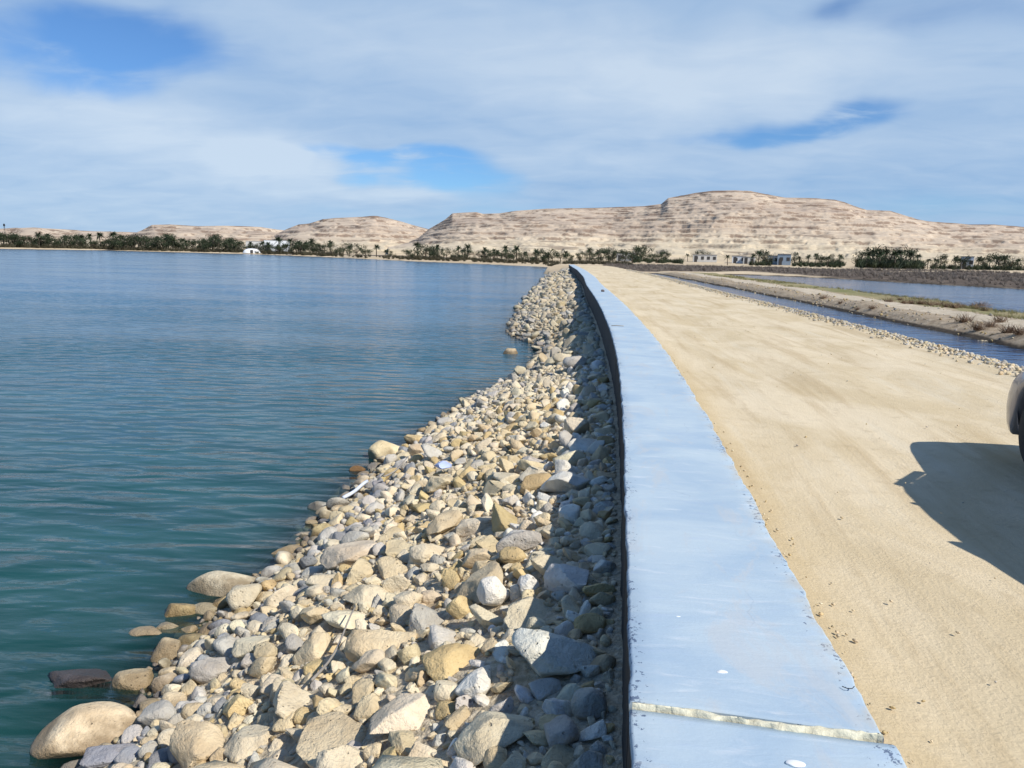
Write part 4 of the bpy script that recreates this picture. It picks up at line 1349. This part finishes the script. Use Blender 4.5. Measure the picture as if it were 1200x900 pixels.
for (px, py, s, lab) in ((1078, 351, .8, 'small brown reed clump standing in the pond off the grass strip'), (1150, 358, .9, 'wispy brown reed clump at the pond edge beyond the grass strip')):
    p = hit(px, py, Z_CANAL)
    o = copy_tree(bushes[1]); o.name = 'reed_clump'
    o.location = (p[0], p[1], Z_CANAL - .1); o.scale = (s * 1.9, s * 1.4, s * .55)
    tag(o, lab, 'reeds', 'reed clumps of the pond')

# ------------------------------------------------------------------ far buildings
def house(px, base_r, w, h, d, mat, label, nwin=2, dome=False):
    dr = px_dir(px, 300); dr = dr[:2] / np.hypot(*dr[:2])
    if base_r == 0: (x, y), base_r = on_az(px, 62, SHORE)
    else: x, y = dr * base_r
    z = float(ground_z(x, y)) - .1
    root = empty('flat_roof_house', (x, y, z), math.atan2(-dr[0], dr[1]))
    MB().box((0, 0, h / 2), (w, d, h), .04).build('wall', mat, root)
    MB().box((0, 0, h + .12), (w + .25, d + .25, .2), .03).build('roof', M_ROOF, root)
    for k in range(nwin):
        xx = (k + .5) / nwin * w - w / 2 + (.2 if nwin > 1 else .9)
        MB().box((xx, -d / 2 - .02, h * .58), (.9, .08, 1.0), .01).build('window', M_DARKOPEN, root)
    MB().box((-w / 2 + .9, -d / 2 - .02, 1.0), (.9, .09, 2.0), .01).build('door', M_DARKOPEN, root)
    tag(root, label, 'house', 'houses beyond the shore')
    return root


house(301, 0, 12, 6.4, 6, M_PLASTERDIM, 'pale house among palms directly above the white dome tent', 3)
house(325, 0, 14, 6.8, 6, M_PLASTER, 'white house among palms beside the house above the dome tent', 3)
house(826, 262, 7.5, 2.3, 6, M_PLASTERDIM, 'long pale house left of the white house row below the plateau', 4)
house(866, 258, 4.2, 2.2, 5, M_PLASTER, 'white house beside two dark palms, left half of the row', 2)
house(878, 254, 3.6, 2.1, 4, M_PLASTERDIM, 'low cream annex between the white house and the palms', 1)
house(906, 250, 3.0, 2.6, 4, M_PLASTERDIM, 'narrow pale house between the palms and the grey-blue house', 1)
house(919, 246, 3.8, 3.2, 5, M_BLUEHOUSE, 'grey-blue boxy house at the end of the white house row', 2)
house(1134, 240, 3.0, 3.3, 5, M_PLASTER, 'lone white hut among palms behind the pond scrub', 1)
house(735, 262, 7.0, 2.6, 5, M_PLASTERDIM, 'small pale house half hidden left of the dense dark tree pair', 2)
# dome tent on the beach
(x, y), dist = on_az(295, 9, SHORE)
root = empty('dome_tent', (x, y, float(ground_z(x, y))), math.atan2(-x, y))
tag(root, 'long white dome tent on the sandy far beach', 'tent')
bm = bmesh.new()
rings = []
L_, Wd, Ht = 9.0, 4.5, 2.5
for i in range(17):
    t = -1 + 2 * i / 16
    k = max(0.02, (1 - abs(t) ** 2.6)) ** .5
    rings.append([bm.verts.new((t * L_ / 2, -math.cos(a) * Wd / 2 * k, math.sin(a) * Ht * k)) for a in np.linspace(0, math.pi, 13)])
for r0, r1 in zip(rings[:-1], rings[1:]):
    for k in range(12): bm.faces.new((r0[k], r0[k + 1], r1[k + 1], r1[k]))
bmesh.ops.recalc_face_normals(bm, faces=bm.faces[:])
me = bpy.data.meshes.new('canopy'); bm.to_mesh(me); bm.free(); me.materials.append(M_PLASTER)
me.polygons.foreach_set('use_smooth', [True] * len(me.polygons))
link(bpy.data.objects.new('canopy', me), root)
MB().box((0, -Wd / 2 - .02, .9), (1.4, .12, 1.8), .05).build('door', M_DARKOPEN, root)
# slim mast on the far dunes
dr = px_dir(8, 300); dr = dr[:2] / np.hypot(*dr[:2]); x, y = dr * 700
root = empty('lattice_mast', (x, y, float(ground_z(x, y))))
tag(root, 'tiny dark mast on the skyline above the far left dunes', 'mast')
H_ = CAM[2] + 700 * (px_dir(8, 262)[2] / np.hypot(*px_dir(8, 262)[:2])) - float(ground_z(x, y))
m_ = MB()
for a in range(3): m_.tube([(math.cos(a * 2.09) * .9, math.sin(a * 2.09) * .9, 0), (math.cos(a * 2.09) * .25, math.sin(a * 2.09) * .25, H_)], .08, 5)
for k in range(9):
    z = H_ * (k + .5) / 9; r_ = .9 - .65 * (k + .5) / 9
    q = [(math.cos(a * 2.09) * r_, math.sin(a * 2.09) * r_, z) for a in range(3)]
    for a in range(3): m_.tube([q[a], q[(a + 1) % 3]], .08, 4)
m_.build('pole', M_WIRE, root)
MB().box((0, 0, H_ - 1.2), (1.2, .8, 1.6), .1).build('antenna', M_WIRE, root)

# ------------------------------------------------------------------ parked car (only its front corner is in frame, its shadow lies on the sand)
def car(loc, rz):
    root = empty('parked_car', loc, rz)
    tag(root, 'silver parked car on the sandy road, mostly out of frame, casting a long shadow', 'car')
    m_body, T, b, _o = material('car_paint')
    tc = T.n('ShaderNodeTexCoord')
    dust = T.ramp(T.noise(tc.outputs['Object'], 3.0, 5.0, .6), .35, .75)
    T.l(T.mix(T.math('MULTIPLY', dust, .35), (0.25, 0.235, 0.25), (0.33, 0.285, 0.23)), b.inputs['Base Color'])
    b.inputs['Metallic'].default_value = .35; b.inputs['Roughness'].default_value = .34
    b.inputs['Coat Weight'].default_value = .6; b.inputs['Coat Roughness'].default_value = .08
    m_tyre = plain('tyre_rubber', (0.022, 0.021, 0.021), .85)
    m_trim = plain('black_trim', (0.03, 0.03, 0.032), .6)
    m_rim = plain('alloy', (0.5, 0.5, 0.52), .35, .9)
    m_glass, T2, b2, _o2 = material('car_glass')
    b2.inputs['Base Color'].default_value = (0.02, 0.025, 0.03, 1); b2.inputs['Roughness'].default_value = .04
    m_lamp, T3, b3, _o3 = material('lamp_lens')
    b3.inputs['Base Color'].default_value = (.65, .68, .72, 1); b3.inputs['Roughness'].default_value = .08; b3.inputs['Coat Weight'].default_value = 1
    m_red = plain('tail_lens', (.35, .02, .02), .15)
    HW, WY, WR = .86, (1.33, -1.30), .335        # half width, axle positions, wheel radius
    ys = np.unique(np.r_[np.linspace(-2.12, 2.12, 60), 2.10, 2.06, -2.1, -2.06])
    secs = []
    for y in ys:
        plan = HW * (1 - .13 * st(y, 1.75, 2.12) ** 2.0 - .15 * st(-y, 1.6, 2.12) ** 2.2)
        hood = np.interp(y, [-2.12, -1.95, -1.3, -.9, .75, 1.1, 1.7, 1.95, 2.12], [.72, .93, .98, .97, .98, .96, .89, .80, .58])
        sh = np.interp(y, [-2.12, -1.95, -1.0, .8, 1.5, 1.95, 2.12], [.66, .86, .88, .86, .80, .70, .54])
        zb = np.interp(y, [-2.12, -1.9, -1.6, 1.6, 1.9, 2.12], [.40, .27, .21, .21, .23, .36])
        for wy in WY:
            d = abs(y - wy)
            if d < .42: zb = max(zb, .335 + math.sqrt(max(0, .42 ** 2 - d * d)) * .98)
        zs = lambda t: zb + (sh - zb) * t
        half = [(0, zb), (plan * .80, zb), (plan * .955, zs(.02)), (plan * .985, zs(.18)), (plan * 1.0, zs(.45)), (plan * .995, zs(.72)), (plan * .975, zs(.93)), (plan * .93, sh + (hood - sh) * .35), (plan * .80, sh + (hood - sh) * .80), (plan * .4, hood), (0, hood + .012)]
        secs.append([(x_, y, z_) for x_, z_ in half] + [(-x_, y, z_) for x_, z_ in half[-2:0:-1]])
    V = np.array(secs); nr, nc = V.shape[:2]
    F = grid_faces(nr, nc).tolist()
    for i in range(nr - 1): F.append([i * nc + nc - 1, i * nc, (i + 1) * nc, (i + 1) * nc + nc - 1])
    bo = mesh_np('body', V.reshape(-1, 3), F, m_body, True)
    bm = bmesh.new(); bm.from_mesh(bo.data); bm.verts.ensure_lookup_table()
    for r in (0, nr - 1): bm.faces.new([bm.verts[r * nc + k] for k in range(nc)])
    bmesh.ops.recalc_face_normals(bm, faces=bm.faces[:]); bm.to_mesh(bo.data); bm.free()
    bo.data.polygons.foreach_set('use_smooth', [True] * len(bo.data.polygons))
    link(bo, root)
    # cabin: glass shell, roof skin and pillars
    gy = [-1.75, -1.25, -.7, -.1, .10, .38, .78]
    gz = [.96, 1.38, 1.47, 1.48, 1.44, 1.26, .97]
    gw = [.70, .60, .58, .58, .59, .65, .73]
    secs = []
    for y, z, w in zip(gy, gz, gw):
        bw = .80 if z > 1.1 else .78
        zb_ = .86
        secs.append([(bw, y, zb_), (bw * .5 + w * .5, y, (zb_ + z) / 2), (w, y, z - .05), (w * .8, y, z), (0, y, z + .01), (-w * .8, y, z), (-w, y, z - .05), (-bw * .5 - w * .5, y, (zb_ + z) / 2), (-bw, y, zb_)])
    V = np.array(secs)
    go = mesh_np('window', V.reshape(-1, 3), grid_faces(*V.shape[:2]), m_glass, True); link(go, root)
    rf = []
    for y, z, w in zip([-1.36, -1.25, -.7, -.1, .10, .22], [1.33, 1.385, 1.475, 1.485, 1.445, 1.36], [.625, .61, .59, .59, .60, .625]):
        rf.append([(w, y, z - .07), (w + .005, y, z - .03), (w * .8, y, z + .006), (0, y, z + .016), (-w * .8, y, z + .006), (-w - .005, y, z - .03), (-w, y, z - .07)])
    V = np.array(rf)
    link(mesh_np('roof', V.reshape(-1, 3), grid_faces(*V.shape[:2]), m_body, True), root)
    for s in (-1, 1):
        MB().tube([(s * .79, .76, .95), (s * .66, .38, 1.25), (s * .615, .11, 1.42)], .035, 8).build('pillar', m_body, root, True)
        MB().tube([(s * .815, -.32, .90), (s * .62, -.38, 1.43)], .032, 8).build('pillar', m_trim, root, True)
        MB().tube([(s * .79, -1.72, .95), (s * .66, -1.35, 1.22), (s * .62, -1.15, 1.40)], .05, 8).build('pillar', m_body, root, True)
        mi = MB().box((s * .91, .45, .985), (.15, .05, .08), .02).build('wing_mirror', m_body, root, True)
        MB().tube([(s * .80, .50, .94), (s * .88, .46, .98)], .035, 6).build('mirror_stalk', m_trim, mi)
        for yh in (-.25, -1.05): MB().tube([(s * .872, yh, .76), (s * .888, yh + .03, .765), (s * .888, yh + .15, .765), (s * .872, yh + .18, .76)], .013, 6).build('door_handle', m_body, root, True)
        MB().box((s * .60, 1.965, .655), (.30, .14, .14), .045, Matrix.Rotation(s * -.30, 3, 'Z')).build('headlight', m_lamp, root, True)
        MB().box((s * .64, -2.03, .74), (.20, .12, .20), .04, Matrix.Rotation(s * .3, 3, 'Z')).build('tail_light', m_red, root, True)
        for yd in (.52, -.42, -1.2):
            MB().tube([(s * .853, yd, .30), (s * .866, yd, .55), (s * .858, yd - .01, .80)], .004, 4).build('door_seam', m_trim, root)
        MB().box((s * .80, 0, .20), (.10, 1.75, .07), .02).build('sill', m_trim, root)
    fb = []
    for i in range(25):                                          # wrap-round front bumper, proud of the body
        t = -1 + 2 * i / 24
        x_ = .80 * math.copysign(abs(math.sin(t * math.pi / 2)) ** .8, t)
        y_ = 2.16 - .42 * abs(t) ** 3.2 - .06 * abs(t)
        nx = t * abs(t) * .03
        fb.append([(x_, y_ - .06, .62), (x_ + nx * .7, y_ - .005, .605), (x_ + nx, y_ + .022, .54), (x_ + nx, y_ + .025, .44), (x_ + nx * .6, y_ - .0, .34), (x_, y_ - .06, .27)])
    V = np.array(fb)
    fo = mesh_np('bumper', V.reshape(-1, 3), grid_faces(*V.shape[:2]), m_body, True); link(fo, root)
    MB().box((0, 2.188, .395), (.9, .02, .11), .008).build('lower_grille', m_trim, root)
    MB().box((0, 2.085, .665), (.72, .06, .07), .02).build('grille', m_trim, root)
    MB().box((0, -2.13, .48), (1.3, .10, .20), .05).build('rear_bumper', m_body, root, True)
    for wy in WY:
        for s in (-1, 1):
            Mx = Matrix.Translation((s * .73, wy, WR))
            ty = MB().rev([(.20, -.10), (.29, -.105), (.325, -.085), (WR, -.05), (WR, .05), (.325, .085), (.29, .105), (.20, .10)], 36, Mx).build('wheel', m_tyre, root, True)
            r_ = MB().rev([(.02, s * .085), (.06, s * .088), (.075, s * .06), (.195, s * .075), (.205, s * .095), (.205, 0)][::1], 28, Mx)
            for k in range(5):
                a = k * 2 * math.pi / 5
                r_.box((s * (.73 + .078), wy + math.cos(a) * .125, WR + math.sin(a) * .125), (.025, .16, .05), .006, Matrix.Rotation(a, 3, 'X'))
            r_.build('rim', m_rim, ty, True)
            MB().rev([(.40, -.12 * s), (.40, -.02 * s), (.30, -.021 * s), (.30, -.12 * s)], 24, Matrix.Translation((s * .73, wy, WR + .06))).build('wheel_well', m_trim, root, True)
    return root


car((4.10, 5.27, Z_ROAD + .005), math.radians(-5))
